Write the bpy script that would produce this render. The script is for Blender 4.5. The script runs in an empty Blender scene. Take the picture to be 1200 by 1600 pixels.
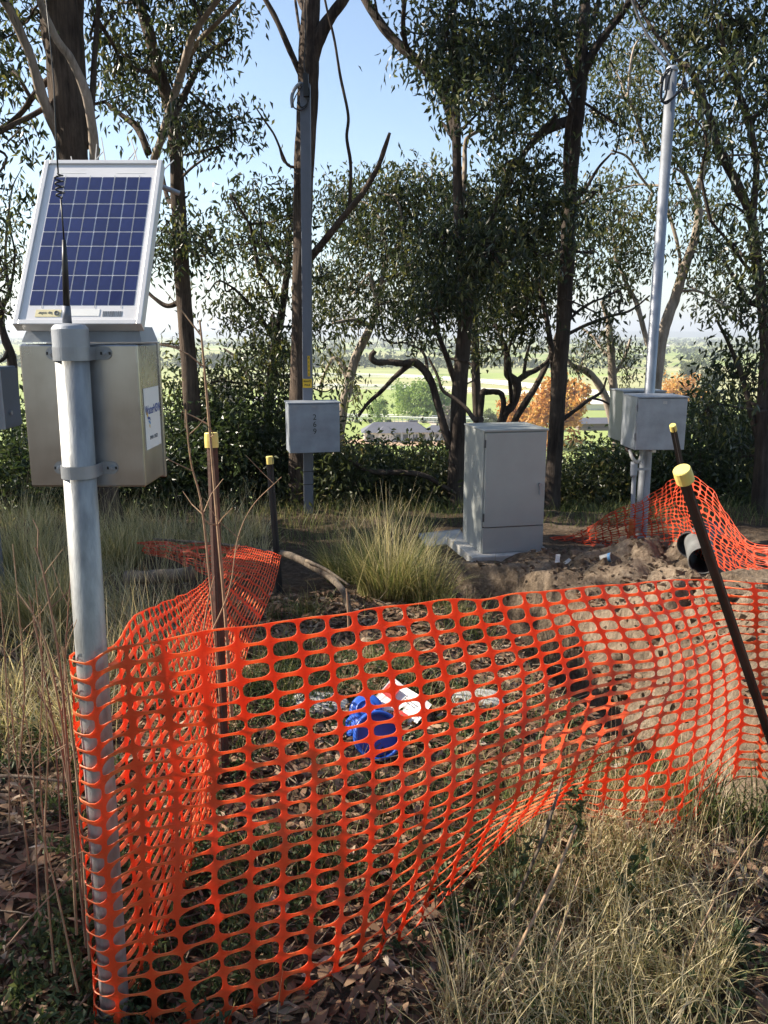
import bpy, math
import numpy as np
from mathutils import Vector, Matrix
R = math.radians
rng = np.random.default_rng(7)
scene = bpy.context.scene
col = scene.collection

# ------------------------------------------------------------ camera, sky, sun, exposure
CAMZ = 1.65; PITCH = R(12.2); F = 1290.0
cam_data = bpy.data.cameras.new('camera')
cam_data.sensor_fit = 'VERTICAL'; cam_data.sensor_height = 24.0
cam_data.lens = 24.0 * F / 1600.0
cam_data.clip_start = 0.05; cam_data.clip_end = 60000
cam = bpy.data.objects.new('camera', cam_data); col.objects.link(cam)
cam.location = (0, 0, CAMZ); cam.rotation_euler = (math.pi/2 - PITCH, 0, 0)
scene.camera = cam

SUN_AZ = R(-82)      # clockwise from +Y
SUN_EL = R(34)
to_sun = Vector((math.sin(SUN_AZ)*math.cos(SUN_EL), math.cos(SUN_AZ)*math.cos(SUN_EL), math.sin(SUN_EL)))
world = bpy.data.worlds.new('World'); scene.world = world; world.use_nodes = True
wn = world.node_tree.nodes; wl = world.node_tree.links
bg = wn['Background']; sky = wn.new('ShaderNodeTexSky'); sky.sky_type = 'NISHITA'
sky.sun_disc = False; sky.sun_elevation = SUN_EL; sky.sun_rotation = SUN_AZ % (2*math.pi)
sky.altitude = 100; sky.air_density = 1.0; sky.dust_density = 0.8; sky.ozone_density = 1.3
wl.new(sky.outputs[0], bg.inputs[0]); bg.inputs[1].default_value = 0.10
sd = bpy.data.lights.new('sun', 'SUN'); sd.energy = 5.0; sd.angle = R(0.53); sd.color = (1.0, 0.90, 0.75)
sun = bpy.data.objects.new('sun', sd); col.objects.link(sun)
sun.rotation_euler = (-to_sun).to_track_quat('-Z', 'Y').to_euler()
scene.view_settings.view_transform = 'Standard'; scene.view_settings.look = 'None'
scene.view_settings.exposure = 1.2; scene.view_settings.gamma = 1.0
scene.view_settings.use_curve_mapping = False
scene.render.engine = 'CYCLES'
scene.cycles.max_bounces = 8; scene.cycles.transparent_max_bounces = 8; scene.cycles.volume_bounces = 0

# ------------------------------------------------------------ small tools
CP, SP = math.cos(PITCH), math.sin(PITCH)
def at(x, y, D):
    """world point seen at photo pixel (x, y) at horizontal distance D"""
    a = (x-600)/F; b = -(y-800)/F
    d = np.array([a, CP + b*SP, -SP + b*CP])
    p = d * (D/d[1]); p[2] += CAMZ
    return p
def pxm(y, D):
    """metres per photo pixel at image row y, distance D"""
    b = -(y-800)/F
    return D/(CP + b*SP)/F
def _hash(ix, iy, s):
    h = (ix.astype(np.int64)*374761393 + iy.astype(np.int64)*668265263 + s*144269) & 0x7fffffff
    h = ((h ^ (h >> 13))*1274126177) & 0x7fffffff
    return ((h ^ (h >> 16)) & 0xffff)/65535.0
def vnoise(x, y, s=0):
    x = np.asarray(x, float); y = np.asarray(y, float)
    ix = np.floor(x); iy = np.floor(y); fx = x-ix; fy = y-iy
    fx = fx*fx*(3-2*fx); fy = fy*fy*(3-2*fy)
    a = _hash(ix, iy, s); b = _hash(ix+1, iy, s); c = _hash(ix, iy+1, s); d = _hash(ix+1, iy+1, s)
    return (a*(1-fx)+b*fx)*(1-fy) + (c*(1-fx)+d*fx)*fy - 0.5
def fbm(x, y, s=0, o=4):
    v = 0; a = 1.0
    for k in range(o):
        v = v + a*vnoise(x*2**k+17*k, y*2**k-9*k, s+k); a *= 0.5
    return v
TRENCH = np.array([(0.25, 5.85), (0.60, 5.62), (0.92, 5.05), (1.08, 4.65), (1.15, 4.25), (1.22, 3.8), (1.30, 3.35), (1.38, 2.95)])
def seg_dist(x, y, P):
    best = np.full(np.shape(x), 1e9); side = np.zeros(np.shape(x))
    for (a, b) in zip(P[:-1], P[1:]):
        d = b-a; L2 = d@d
        t = np.clip(((x-a[0])*d[0]+(y-a[1])*d[1])/L2, 0, 1)
        px = x-(a[0]+t*d[0]); py = y-(a[1]+t*d[1])
        dd = np.hypot(px, py)
        m = dd < best
        best = np.where(m, dd, best); side = np.where(m, np.sign(px*d[1]-py*d[0]), side)
    return best, side
def sst(a, b, v):
    t = np.clip((v-a)/(b-a), 0, 1); return t*t*(3-2*t)
VALLEY = -35.0
def base_h(x, y):
    z = -0.035*np.clip(y-4, 0, 4.3)
    d = np.clip(y-8.2, 0, None)
    z = z - 0.42*(np.sqrt(d*d+1.2)-1.095)*(d > 0)
    return z
def mound_h(x, y):
    m1 = 0.24*np.exp(-(((x-2.0)/0.85)**2+((y-5.75)/0.5)**2))
    m2 = 0.36*np.exp(-(((x-1.95)/0.58)**2+((y-4.35)/0.8)**2)**1.5) + 0.22*np.exp(-(((x-2.0)/0.45)**2+((y-3.4)/0.55)**2)**1.5)
    m3 = 0.34*np.exp(-(((x-3.7)/0.9)**2+((y-5.6)/0.8)**2))
    m4 = 0.05*np.exp(-(((x-0.5)/0.5)**2+((y-4.9)/0.6)**2))
    return m1+m2+m3+m4
def H(x, y):
    x = np.asarray(x, float); y = np.asarray(y, float)
    z = base_h(x, y)
    m = mound_h(x, y)
    z = z + m + 0.07*fbm(x*0.9, y*0.9, 3) + (0.03+0.45*np.clip(m, 0, .3))*fbm(x*5, y*5, 11) - 0.75*np.clip(m, 0, .3)*(1-np.abs(2*vnoise(x*2.6, y*3.1, 31)))**5 - 0.4*np.clip(m, 0, .3)*(1-np.abs(2*vnoise(x*5.5, y*6.1, 33)))**4
    wob = 0.10*vnoise(x*3, y*3, 5)+0.06*vnoise(x*8, y*8, 6)
    dist, _ = seg_dist(x, y, TRENCH)
    z = z - 0.85*(1-sst(0.22, 0.33, dist+wob)) - 0.10*np.exp(-((x-0.75)/0.45)**2-((y-4.3)/0.9)**2)
    return np.maximum(z, VALLEY-0.6)
def Hs(x, y): return float(H(np.array([x]), np.array([y]))[0])
def gpt(x, y, lift=0.0):
    """ground point seen at photo pixel"""
    lo = 1.0
    for D in np.arange(1.2, 40, 0.02):
        p = at(x, y, D)
        if p[2] <= Hs(p[0], p[1])+lift: return p
    return p
def cr(P, n):
    """Catmull-Rom through rows of P, n samples per span"""
    P = np.asarray(P, float)
    Q = np.vstack([2*P[0]-P[1], P, 2*P[-1]-P[-2]])
    out = []
    t = np.linspace(0, 1, n, endpoint=False)[:, None]
    for i in range(1, len(Q)-2):
        a, b, c, d = Q[i-1], Q[i], Q[i+1], Q[i+2]
        out.append(0.5*((2*b)+(-a+c)*t+(2*a-5*b+4*c-d)*t**2+(-a+3*b-3*c+d)*t**3))
    out.append(P[-1:]); return np.vstack(out)
def nrm(v): return v/np.maximum(np.linalg.norm(v, axis=-1, keepdims=True), 1e-9)

class MB:
    def __init__(s): s.v = []; s.f = {}; s.n = 0; s.t = []
    def add(s, v, f, tone=None):
        v = np.asarray(v, float); f = np.asarray(f, int)
        s.v.append(v)
        s.f.setdefault(f.shape[1], []).append(f+s.n); s.n += len(v)
        s.t.append(np.full(len(v), 0.5) if tone is None else np.broadcast_to(np.asarray(tone, float), (len(v),)))
        return s
    def box(s, lo, hi, M=None):
        x0, y0, z0 = lo; x1, y1, z1 = hi
        v = np.array([(x0,y0,z0),(x1,y0,z0),(x1,y1,z0),(x0,y1,z0),(x0,y0,z1),(x1,y0,z1),(x1,y1,z1),(x0,y1,z1)], float)
        if M is not None: v = v@np.array(M.to_3x3()).T+np.array(M.translation)
        return s.add(v, [(0,3,2,1),(4,5,6,7),(0,1,5,4),(1,2,6,5),(2,3,7,6),(3,0,4,7)])
    def tube(s, P, r, sides=10, cap=True, rough=0.0, tone=None, closed=False):
        P = np.asarray(P, float); n = len(P); r = np.broadcast_to(np.asarray(r, float), (n,))
        T = np.gradient(P, axis=0); T = nrm(T)
        ref = np.array([0.31, 0.17, 0.93]) if abs(T[:, 2]).mean() < 0.7 else np.array([1.0, 0.13, 0.05])
        U = nrm(np.cross(T, ref)); V = np.cross(T, U)
        a = np.linspace(0, 2*np.pi, sides, endpoint=False)
        rr = r[:, None]*np.ones(sides)
        if rough: 
            k = rng.uniform(0, 50)
            zz = np.arange(n)[:, None]*0.35
            rr = rr*(1+rough*(2*vnoise(np.cos(a)[None]*1.6+k, zz+np.sin(a)[None]*1.6)+vnoise(a[None]*2.3+k, zz*0.3)))
        v = (P[:, None]+rr[..., None]*(np.cos(a)[None, :, None]*U[:, None]+np.sin(a)[None, :, None]*V[:, None])).reshape(-1, 3)
        i = np.arange(n-1)[:, None]*sides; j = np.arange(sides)[None]; j2 = (j+1) % sides
        f = np.stack([i+j, i+j2, i+sides+j2, i+sides+j], -1).reshape(-1, 4)
        b = s.n
        s.add(v, f, tone)
        if cap:
            s.f.setdefault(sides, []).append(np.array([np.arange(sides)[::-1]+b, np.arange(sides)+b+(n-1)*sides]))
        return s
    def build(s, name, mat, parent=None, smooth=False, bevel=0, solid=0):
        me = bpy.data.meshes.new(name)
        if not s.v: return None
        v = np.vstack(s.v)
        me.vertices.add(len(v)); me.vertices.foreach_set('co', v.ravel())
        loops = []; starts = []; tot = 0
        for k, fl in s.f.items():
            fa = np.vstack(fl); loops.append(fa.ravel()); starts.append(tot+np.arange(len(fa))*k); tot += fa.size
        loops = np.concatenate(loops); starts = np.concatenate(starts)
        me.loops.add(len(loops)); me.loops.foreach_set('vertex_index', loops.astype(np.int32))
        me.polygons.add(len(starts)); me.polygons.foreach_set('loop_start', starts.astype(np.int32))
        at_ = me.attributes.new('tone', 'FLOAT', 'POINT'); at_.data.foreach_set('value', np.concatenate(s.t).astype(np.float32))
        me.update(calc_edges=True); me.validate()
        me.polygons.foreach_set('use_smooth', np.full(len(me.polygons), bool(smooth)))
        me.materials.append(mat)
        o = bpy.data.objects.new(name, me); col.objects.link(o)
        if parent is not None: o.parent = parent
        if bevel:
            m = o.modifiers.new('bevel', 'BEVEL'); m.width = bevel; m.segments = 2; m.limit_method = 'ANGLE'
        if solid:
            m = o.modifiers.new('solid', 'SOLIDIFY'); m.thickness = solid; m.offset = 0
        return o
def tag(o, label=None, cat=None, group=None, kind=None):
    if label: o['label'] = label
    if cat: o['category'] = cat
    if group: o['group'] = group
    if kind: o['kind'] = kind
    return o
def thing(name, label, cat, loc=(0,0,0), rz=0, group=None, M=None):
    o = bpy.data.objects.new(name, None); col.objects.link(o); o.empty_display_size = 0.1
    if M is not None: o.matrix_world = M
    else: o.location = Vector([float(c) for c in loc]); o.rotation_euler = (0, 0, rz)
    o['label'] = label; o['category'] = cat
    if group: o['group'] = group
    return o
def copy_of(o, parent=None, loc=None, rot=None):
    c = o.copy(); col.objects.link(c)
    if parent is not None: c.parent = parent
    if loc is not None: c.location = Vector([float(q) for q in loc])
    if rot is not None: c.rotation_euler = rot
    return c

# ------------------------------------------------------------ materials
def newmat(name):
    m = bpy.data.materials.new(name); m.use_nodes = True
    nt = m.node_tree; return m, nt.nodes, nt.links, nt.nodes['Principled BSDF'], nt.nodes['Material Output']
def setp(b, **k):
    for a, v in k.items():
        a = a.replace('_', ' ')
        i = b.inputs.get(a) or b.inputs.get(a.title())
        i.default_value = v
def ramp(n, stops, interp='LINEAR'):
    r = n.new('ShaderNodeValToRGB'); e = r.color_ramp.elements; r.color_ramp.interpolation = interp
    while len(e) < len(stops): e.new(0.5)
    for el, (p, c) in zip(e, stops): el.position = p; el.color = (*c, 1)
    return r
def noise(n, l, scale, detail=4, coord='Object', rough=0.6, stretch=None):
    tc = n.new('ShaderNodeTexCoord'); mp = n.new('ShaderNodeMapping'); t = n.new('ShaderNodeTexNoise')
    l.new(tc.outputs[coord], mp.inputs[0]); l.new(mp.outputs[0], t.inputs['Vector'])
    t.inputs['Scale'].default_value = scale; t.inputs['Detail'].default_value = detail; t.inputs['Roughness'].default_value = rough
    if stretch: mp.inputs['Scale'].default_value = stretch
    return t
def simple(name, c, rough=0.5, metal=0.0, var=0.15, vs=12.0, bump=0.0, bs=60.0, spec=0.5, coat=0.0, stretch=None):
    m, n, l, b, o = newmat(name)
    t = noise(n, l, vs, 5, stretch=stretch)
    lo = tuple(x*(1-var) for x in c); hi = tuple(min(1, x*(1+var)) for x in c)
    r = ramp(n, [(0.3, lo), (0.7, hi)]); l.new(t.outputs[0], r.inputs[0]); l.new(r.outputs[0], b.inputs['Base Color'])
    rr = n.new('ShaderNodeMapRange'); rr.inputs[3].default_value = rough*0.8; rr.inputs[4].default_value = min(1, rough*1.25)
    l.new(t.outputs[0], rr.inputs[0]); l.new(rr.outputs[0], b.inputs['Roughness'])
    setp(b, Metallic=metal); b.inputs['Specular IOR Level'].default_value = spec; b.inputs['Coat Weight'].default_value = coat
    if bump:
        t2 = noise(n, l, bs, 6, stretch=stretch); bp = n.new('ShaderNodeBump'); bp.inputs['Strength'].default_value = bump; bp.inputs['Distance'].default_value = 0.02
        l.new(t2.outputs[0], bp.inputs['Height']); l.new(bp.outputs[0], b.inputs['Normal'])
    return m
def tonemat(name, stops, rough=0.45, trans=0.35, tscale=1.7, spec=0.5, vs=None):
    """leaf / blade / net material: colour from the per-vertex tone, part of the light passes through"""
    m, n, l, b, o = newmat(name)
    a = n.new('ShaderNodeAttribute'); a.attribute_name = 'tone'
    r = ramp(n, stops); l.new(a.outputs['Fac'], r.inputs[0]); l.new(r.outputs[0], b.inputs['Base Color'])
    setp(b, Roughness=rough); b.inputs['Specular IOR Level'].default_value = spec
    if trans:
        tr = n.new('ShaderNodeBsdfTranslucent'); mx = n.new('ShaderNodeMixShader'); g = n.new('ShaderNodeMix'); g.data_type = 'RGBA'; g.blend_type = 'MULTIPLY'
        g.inputs[0].default_value = 1.0; g.inputs[7].default_value = (tscale, tscale, tscale*0.75, 1)
        l.new(r.outputs[0], g.inputs[6]); l.new(g.outputs[2], tr.inputs[0])
        mx.inputs[0].default_value = trans; l.new(b.outputs[0], mx.inputs[1]); l.new(tr.outputs[0], mx.inputs[2]); l.new(mx.outputs[0], o.inputs[0])
    return m
def bark(name, dark, light, bump=0.5):
    m, n, l, b, o = newmat(name)
    t = noise(n, l, 9, 6, stretch=(1.5, 1.5, 0.16)); t2 = noise(n, l, 2.6, 5, rough=0.75, stretch=(1.6, 1.6, .6)); t3 = noise(n, l, 30, 8, rough=0.7, stretch=(2.2, 2.2, 0.10))
    def mix(x, y, k):
        q = n.new('ShaderNodeMix'); q.data_type = 'FLOAT'; q.inputs[0].default_value = k; l.new(x, q.inputs[2]); l.new(y, q.inputs[3]); return q.outputs[0]
    f = mix(mix(t.outputs[0], t3.outputs[0], .5), t2.outputs[0], .45)
    r = ramp(n, [(0.36, tuple(.45*p for p in dark)), (0.44, dark), (0.53, tuple((p+q)/2 for p, q in zip(dark, light))), (0.62, light)]); l.new(f, r.inputs[0]); l.new(r.outputs[0], b.inputs['Base Color'])
    setp(b, Roughness=0.9); b.inputs['Specular IOR Level'].default_value = 0.2
    bp = n.new('ShaderNodeBump'); bp.inputs['Strength'].default_value = min(1, bump*1.4); bp.inputs['Distance'].default_value = 0.05
    l.new(mix(t.outputs[0], t3.outputs[0], .55), bp.inputs['Height']); l.new(bp.outputs[0], b.inputs['Normal'])
    return m
M = {}
M['bark_brown'] = bark('bark_brown', (0.05, 0.037, 0.03), (0.19, 0.14, 0.105), 0.8)
M['bark_dark'] = bark('bark_dark', (0.04, 0.031, 0.026), (0.125, 0.098, 0.08), 0.7)
M['bark_pale'] = bark('bark_pale', (0.22, 0.18, 0.14), (0.48, 0.40, 0.33), 0.25)
M['dead_wood'] = bark('dead_wood', (0.10, 0.08, 0.06), (0.33, 0.26, 0.19), 0.4)
M['leaf_dark'] = tonemat('leaf_dark', [(0.0, (0.016, 0.025, 0.012)), (0.45, (0.03, 0.044, 0.02)), (0.75, (0.075, 0.09, 0.032)), (1.0, (0.15, 0.145, 0.05))], 0.36, 0.36)
M['leaf_olive'] = tonemat('leaf_olive', [(0.0, (0.04, 0.05, 0.02)), (0.55, (0.075, 0.09, 0.034)), (0.9, (0.12, 0.13, 0.045)), (1.0, (0.2, 0.16, 0.06))], 0.42, 0.42)
M['leaf_shrub'] = tonemat('leaf_shrub', [(0.0, (0.022, 0.035, 0.014)), (0.6, (0.04, 0.062, 0.022)), (1.0, (0.085, 0.10, 0.035))], 0.35, 0.3)
M['leaf_poplar'] = tonemat('leaf_poplar', [(0.0, (0.17, 0.26, 0.06)), (1.0, (0.30, 0.40, 0.11))], 0.6, 0.3, 1.2)
M['leaf_orange'] = tonemat('leaf_orange', [(0.0, (0.42, 0.19, 0.04)), (0.7, (0.66, 0.33, 0.075)), (1.0, (0.58, 0.42, 0.12))], 0.6, 0.3, 1.2)
M['leaf_far'] = tonemat('leaf_far', [(0.0, (0.05, 0.07, 0.025)), (1.0, (0.12, 0.14, 0.06))], 0.7, 0.15, 1.2)
M['leaf_grey'] = tonemat('leaf_grey', [(0.0, (0.10, 0.09, 0.075)), (1.0, (0.18, 0.15, 0.12))], 0.7, 0.2, 1.1)
M['grass'] = tonemat('grass', [(0.0, (0.04, 0.065, 0.018)), (0.28, (0.12, 0.15, 0.045)), (0.5, (0.30, 0.26, 0.12)), (0.8, (0.50, 0.42, 0.24)), (1.0, (0.58, 0.50, 0.33))], 0.55, 0.35, 1.4, 0.4)
M['weed'] = tonemat('weed', [(0.0, (0.035, 0.055, 0.025)), (0.6, (0.07, 0.10, 0.045)), (1.0, (0.13, 0.15, 0.065))], 0.6, 0.35, 1.4, 0.3)
M['litter'] = tonemat('litter', [(0.0, (0.06, 0.035, 0.02)), (0.35, (0.15, 0.085, 0.05)), (0.65, (0.26, 0.17, 0.10)), (0.9, (0.36, 0.27, 0.19)), (1.0, (0.42, 0.37, 0.31))], 0.65, 0.1, 1.2, 0.3)
M['stalk'] = simple('stalk', (0.30, 0.20, 0.12), 0.8, var=0.35, vs=20)
M['stalk_red'] = simple('stalk_red', (0.20, 0.115, 0.075), 0.8, var=0.35, vs=20)
M['net'] = tonemat('net', [(0.0, (0.78, 0.105, 0.032)), (0.4, (0.84, 0.155, 0.05)), (1.0, (0.92, 0.35, 0.14))], 0.48, 0.45, 1.15, 0.4)
M['net_old'] = tonemat('net_old', [(0.0, (0.62, 0.075, 0.03)), (1.0, (0.72, 0.11, 0.045))], 0.5, 0.3, 1.1, 0.4)
M['galv'] = simple('galv', (0.36, 0.365, 0.36), 0.5, 0.6, 0.35, 26, 0.10, 120, stretch=(1, 1, 0.3))
M['galv_dull'] = simple('galv_dull', (0.33, 0.35, 0.38), 0.55, 0.45, 0.2, 8, 0.05, 60)
M['galv_bright'] = simple('galv_bright', (0.31, 0.325, 0.35), 0.45, 0.6, 0.15, 8, 0.05, 60)
M['pole_grey'] = simple('pole_grey', (0.15, 0.165, 0.20), 0.55, 0.3, 0.2, 6, 0.05, 50, stretch=(1, 1, .3))
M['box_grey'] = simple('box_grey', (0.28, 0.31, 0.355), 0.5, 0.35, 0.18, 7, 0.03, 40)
M['cab_paint'] = simple('cab_paint', (0.33, 0.345, 0.33), 0.42, 0, 0.05, 5, 0.015, 250)
M['cab_dark'] = simple('cab_dark', (0.06, 0.06, 0.06), 0.5, 0, 0.1)
M['concrete'] = simple('concrete', (0.42, 0.41, 0.38), 0.9, 0, 0.2, 14, 0.2, 90)
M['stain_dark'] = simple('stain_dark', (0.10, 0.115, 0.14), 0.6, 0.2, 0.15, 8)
M['picket_brown'] = simple('picket_brown', (0.085, 0.045, 0.033), 0.7, 0.1, 0.35, 25, 0.15, 80)
M['picket_black'] = simple('picket_black', (0.02, 0.02, 0.021), 0.5, 0.0, 0.35, 20, 0.15, 80)
M['picket_wood'] = simple('picket_wood', (0.045, 0.033, 0.028), 0.7, 0.0, 0.6, 25, 0.3, 60, stretch=(1, 1, .2))
M['cap_yellow'] = simple('cap_yellow', (0.74, 0.60, 0.17), 0.5, 0, 0.12, 12)
M['label_yellow'] = simple('label_yellow', (0.72, 0.45, 0.03), 0.5, 0, 0.08)
M['black'] = simple('black', (0.018, 0.018, 0.018), 0.45, 0, 0.2)
M['black_pipe'] = simple('black_pipe', (0.022, 0.022, 0.024), 0.5, 0, 0.3, 10, 0.1, 40)
M['grey_pipe'] = simple('grey_pipe', (0.13, 0.133, 0.13), 0.6, 0, 0.3, 10)
M['white'] = simple('white', (0.78, 0.78, 0.76), 0.5, 0, 0.05)
M['white_dirty'] = simple('white_dirty', (0.45, 0.44, 0.42), 0.6, 0, 0.18, 25)
M['sticker_cream'] = simple('sticker_cream', (0.70, 0.62, 0.36), 0.5, 0, 0.1)
M['red'] = simple('red', (0.45, 0.03, 0.025), 0.5, 0, 0.2)
M['blue_plastic'] = simple('blue_plastic', (0.02, 0.10, 0.50), 0.35, 0, 0.1)
M['blue_ink'] = simple('blue_ink', (0.03, 0.07, 0.30), 0.5, 0, 0.05)
M['light_blue_ink'] = simple('light_blue_ink', (0.12, 0.3, 0.55), 0.5, 0, 0.05)
M['orange_conduit'] = simple('orange_conduit', (0.55, 0.17, 0.04), 0.5, 0, 0.15)
M['conduit'] = simple('conduit', (0.30, 0.32, 0.35), 0.5, 0, 0.1)
M['panel_white'] = simple('panel_white', (0.72, 0.71, 0.72), 0.25, 0, 0.05, 8, coat=0.5)
M['panel_frame'] = simple('panel_frame', (0.66, 0.655, 0.65), 0.4, 0.35, 0.06, 12)
def cellmat():
    m, n, l, b, o = newmat('solar_cell')
    oi = n.new('ShaderNodeObjectInfo'); t = noise(n, l, 25, 3, coord='Object')
    v = n.new('ShaderNodeTexVoronoi'); v.inputs['Scale'].default_value = 90
    tc = n.new('ShaderNodeTexCoord'); l.new(tc.outputs['Object'], v.inputs['Vector'])
    ad = n.new('ShaderNodeMath'); ad.operation = 'ADD'; l.new(v.outputs['Color'], ad.inputs[0]); l.new(oi.outputs['Random'], ad.inputs[1])
    r = ramp(n, [(0.2, (0.012, 0.016, 0.075)), (0.9, (0.02, 0.028, 0.12)), (1.0, (0.03, 0.045, 0.19))])
    h = n.new('ShaderNodeMath'); h.operation = 'MULTIPLY'; h.inputs[1].default_value = 0.5; l.new(ad.outputs[0], h.inputs[0])
    l.new(h.outputs[0], r.inputs[0]); l.new(r.outputs[0], b.inputs['Base Color']); setp(b, Roughness=0.22); b.inputs['Coat Weight'].default_value = 0.8; b.inputs['Coat Roughness'].default_value = 0.08
    return m
M['cell'] = cellmat()
def steelmat():
    m, n, l, b, o = newmat('brushed_steel')
    t = noise(n, l, 60, 4, stretch=(1, 1, 0.02)); t2 = noise(n, l, 5, 4)
    r = ramp(n, [(0.3, (0.33, 0.33, 0.34)), (0.7, (0.52, 0.52, 0.53))]); l.new(t2.outputs[0], r.inputs[0]); l.new(r.outputs[0], b.inputs['Base Color'])
    setp(b, Metallic=1.0); mr = n.new('ShaderNodeMapRange'); mr.inputs[3].default_value = 0.18; mr.inputs[4].default_value = 0.42
    l.new(t2.outputs[0], mr.inputs[0]); l.new(mr.outputs[0], b.inputs['Roughness']); b.inputs['Anisotropic'].default_value = 0.5
    bp = n.new('ShaderNodeBump'); bp.inputs['Strength'].default_value = 0.06; bp.inputs['Distance'].default_value = 0.01
    t3 = noise(n, l, 7, 2); mx = n.new('ShaderNodeMath'); mx.operation = 'ADD'; l.new(t3.outputs[0], mx.inputs[0]); l.new(t.outputs[0], mx.inputs[1])
    l.new(mx.outputs[0], bp.inputs['Height']); l.new(bp.outputs[0], b.inputs['Normal'])
    return m
M['steel'] = steelmat()
def groundmat():
    m, n, l, b, o = newmat('ground')
    a = n.new('ShaderNodeAttribute'); a.attribute_name = 'tone'
    t = noise(n, l, 3.0, 8); t2 = noise(n, l, 28, 6)
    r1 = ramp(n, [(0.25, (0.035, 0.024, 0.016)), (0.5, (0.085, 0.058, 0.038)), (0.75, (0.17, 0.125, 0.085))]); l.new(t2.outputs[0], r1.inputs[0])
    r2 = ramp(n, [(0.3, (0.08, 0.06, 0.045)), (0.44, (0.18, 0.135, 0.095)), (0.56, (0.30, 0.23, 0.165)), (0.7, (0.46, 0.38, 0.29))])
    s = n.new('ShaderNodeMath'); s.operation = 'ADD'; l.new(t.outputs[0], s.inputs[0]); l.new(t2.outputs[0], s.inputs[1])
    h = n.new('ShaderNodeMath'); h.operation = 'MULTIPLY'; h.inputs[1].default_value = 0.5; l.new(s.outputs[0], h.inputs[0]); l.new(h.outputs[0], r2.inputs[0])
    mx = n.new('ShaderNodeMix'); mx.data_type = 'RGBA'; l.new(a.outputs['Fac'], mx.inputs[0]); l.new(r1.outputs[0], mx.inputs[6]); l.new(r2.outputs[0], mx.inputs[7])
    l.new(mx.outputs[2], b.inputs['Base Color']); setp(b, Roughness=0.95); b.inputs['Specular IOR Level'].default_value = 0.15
    bp = n.new('ShaderNodeBump'); bp.inputs['Strength'].default_value = 1.0; bp.inputs['Distance'].default_value = 0.05
    t3 = noise(n, l, 22, 10, rough=0.7); l.new(t3.outputs[0], bp.inputs['Height']); l.new(bp.outputs[0], b.inputs['Normal'])
    return m
M['ground'] = groundmat()
def fieldmat():
    m, n, l, b, o = newmat('fields')
    tc = n.new('ShaderNodeTexCoord'); mp = n.new('ShaderNodeMapping'); mp.inputs['Scale'].default_value = (0.0035, 0.0055, 1); mp.inputs['Rotation'].default_value = (0, 0, 0.25)
    l.new(tc.outputs['Object'], mp.inputs[0])
    v = n.new('ShaderNodeTexVoronoi'); v.inputs['Scale'].default_value = 1.0; v.distance = 'MANHATTAN'; l.new(mp.outputs[0], v.inputs['Vector'])
    r = ramp(n, [(0.0, (0.27, 0.35, 0.115)), (0.3, (0.33, 0.40, 0.14)), (0.55, (0.43, 0.42, 0.21)), (0.75, (0.29, 0.37, 0.125)), (1.0, (0.47, 0.44, 0.26))])
    sep = n.new('ShaderNodeSeparateColor'); l.new(v.outputs['Color'], sep.inputs[0]); l.new(sep.outputs[0], r.inputs[0])
    t = noise(n, l, 0.02, 8); t.inputs['Roughness'].default_value = 0.7
    g = ramp(n, [(0.3, (0.75, 0.78, 0.7)), (0.7, (1.15, 1.1, 1.05))]); l.new(t.outputs[0], g.inputs[0])
    mx = n.new('ShaderNodeMix'); mx.data_type = 'RGBA'; mx.blend_type = 'MULTIPLY'; mx.inputs[0].default_value = 1; l.new(r.outputs[0], mx.inputs[6]); l.new(g.outputs[0], mx.inputs[7])
    l.new(mx.outputs[2], b.inputs['Base Color']); setp(b, Roughness=0.95); b.inputs['Specular IOR Level'].default_value = 0.1
    return m
M['fields'] = fieldmat()
M['hill'] = simple('hill', (0.09, 0.105, 0.06), 0.95, 0, 0.3, 0.004)
M['sand'] = simple('sand', (0.55, 0.47, 0.36), 0.95, 0, 0.1, 0.1)
M['dirt'] = simple('dirt', (0.45, 0.30, 0.19), 0.95, 0, 0.15, 0.2)
M['roof_grey'] = simple('roof_grey', (0.13, 0.13, 0.15), 0.6, 0.1, 0.1, 0.5)
M['roof_white'] = simple('roof_white', (0.72, 0.70, 0.66), 0.6, 0.0, 0.1, 0.5)
M['wall_cream'] = simple('wall_cream', (0.66, 0.62, 0.56), 0.8, 0, 0.06, 0.5)
M['window'] = simple('window', (0.05, 0.06, 0.08), 0.15, 0, 0.1)
M['shed_wall'] = simple('shed_wall', (0.22, 0.17, 0.15), 0.8, 0, 0.1, 0.5)
M['rail_white'] = simple('rail_white', (0.80, 0.79, 0.76), 0.6, 0, 0.03)

# ------------------------------------------------------------ ground, valley, hills
def grid_axis(lo, hi, fine_lo, fine_hi, step, grow=1.13):
    a = list(np.arange(fine_lo, fine_hi+1e-6, step)); s = step
    while a[-1] < hi: s *= grow; a.append(a[-1]+s)
    s = step
    while a[0] > lo: s *= grow; a.insert(0, a[0]-s)
    return np.array(a)
gx = grid_axis(-900, 900, -2.6, 3.9, 0.035); gy = grid_axis(-40, 110, 1.1, 7.2, 0.035)
X, Y = np.meshgrid(gx, gy)
Z = H(X.ravel(), Y.ravel()).reshape(X.shape)
nx, ny = len(gx), len(gy)
i = np.arange(ny-1)[:, None]*nx; j = np.arange(nx-1)[None]
gf = np.stack([i+j, i+j+1, i+nx+j+1, i+nx+j], -1).reshape(-1, 4)
dist, side = seg_dist(X.ravel(), Y.ravel(), TRENCH)
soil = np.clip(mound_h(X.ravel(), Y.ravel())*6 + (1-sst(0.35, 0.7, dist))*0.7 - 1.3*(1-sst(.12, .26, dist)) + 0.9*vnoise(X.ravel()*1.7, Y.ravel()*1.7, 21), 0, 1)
soil *= (X.ravel() > -0.2)
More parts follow.
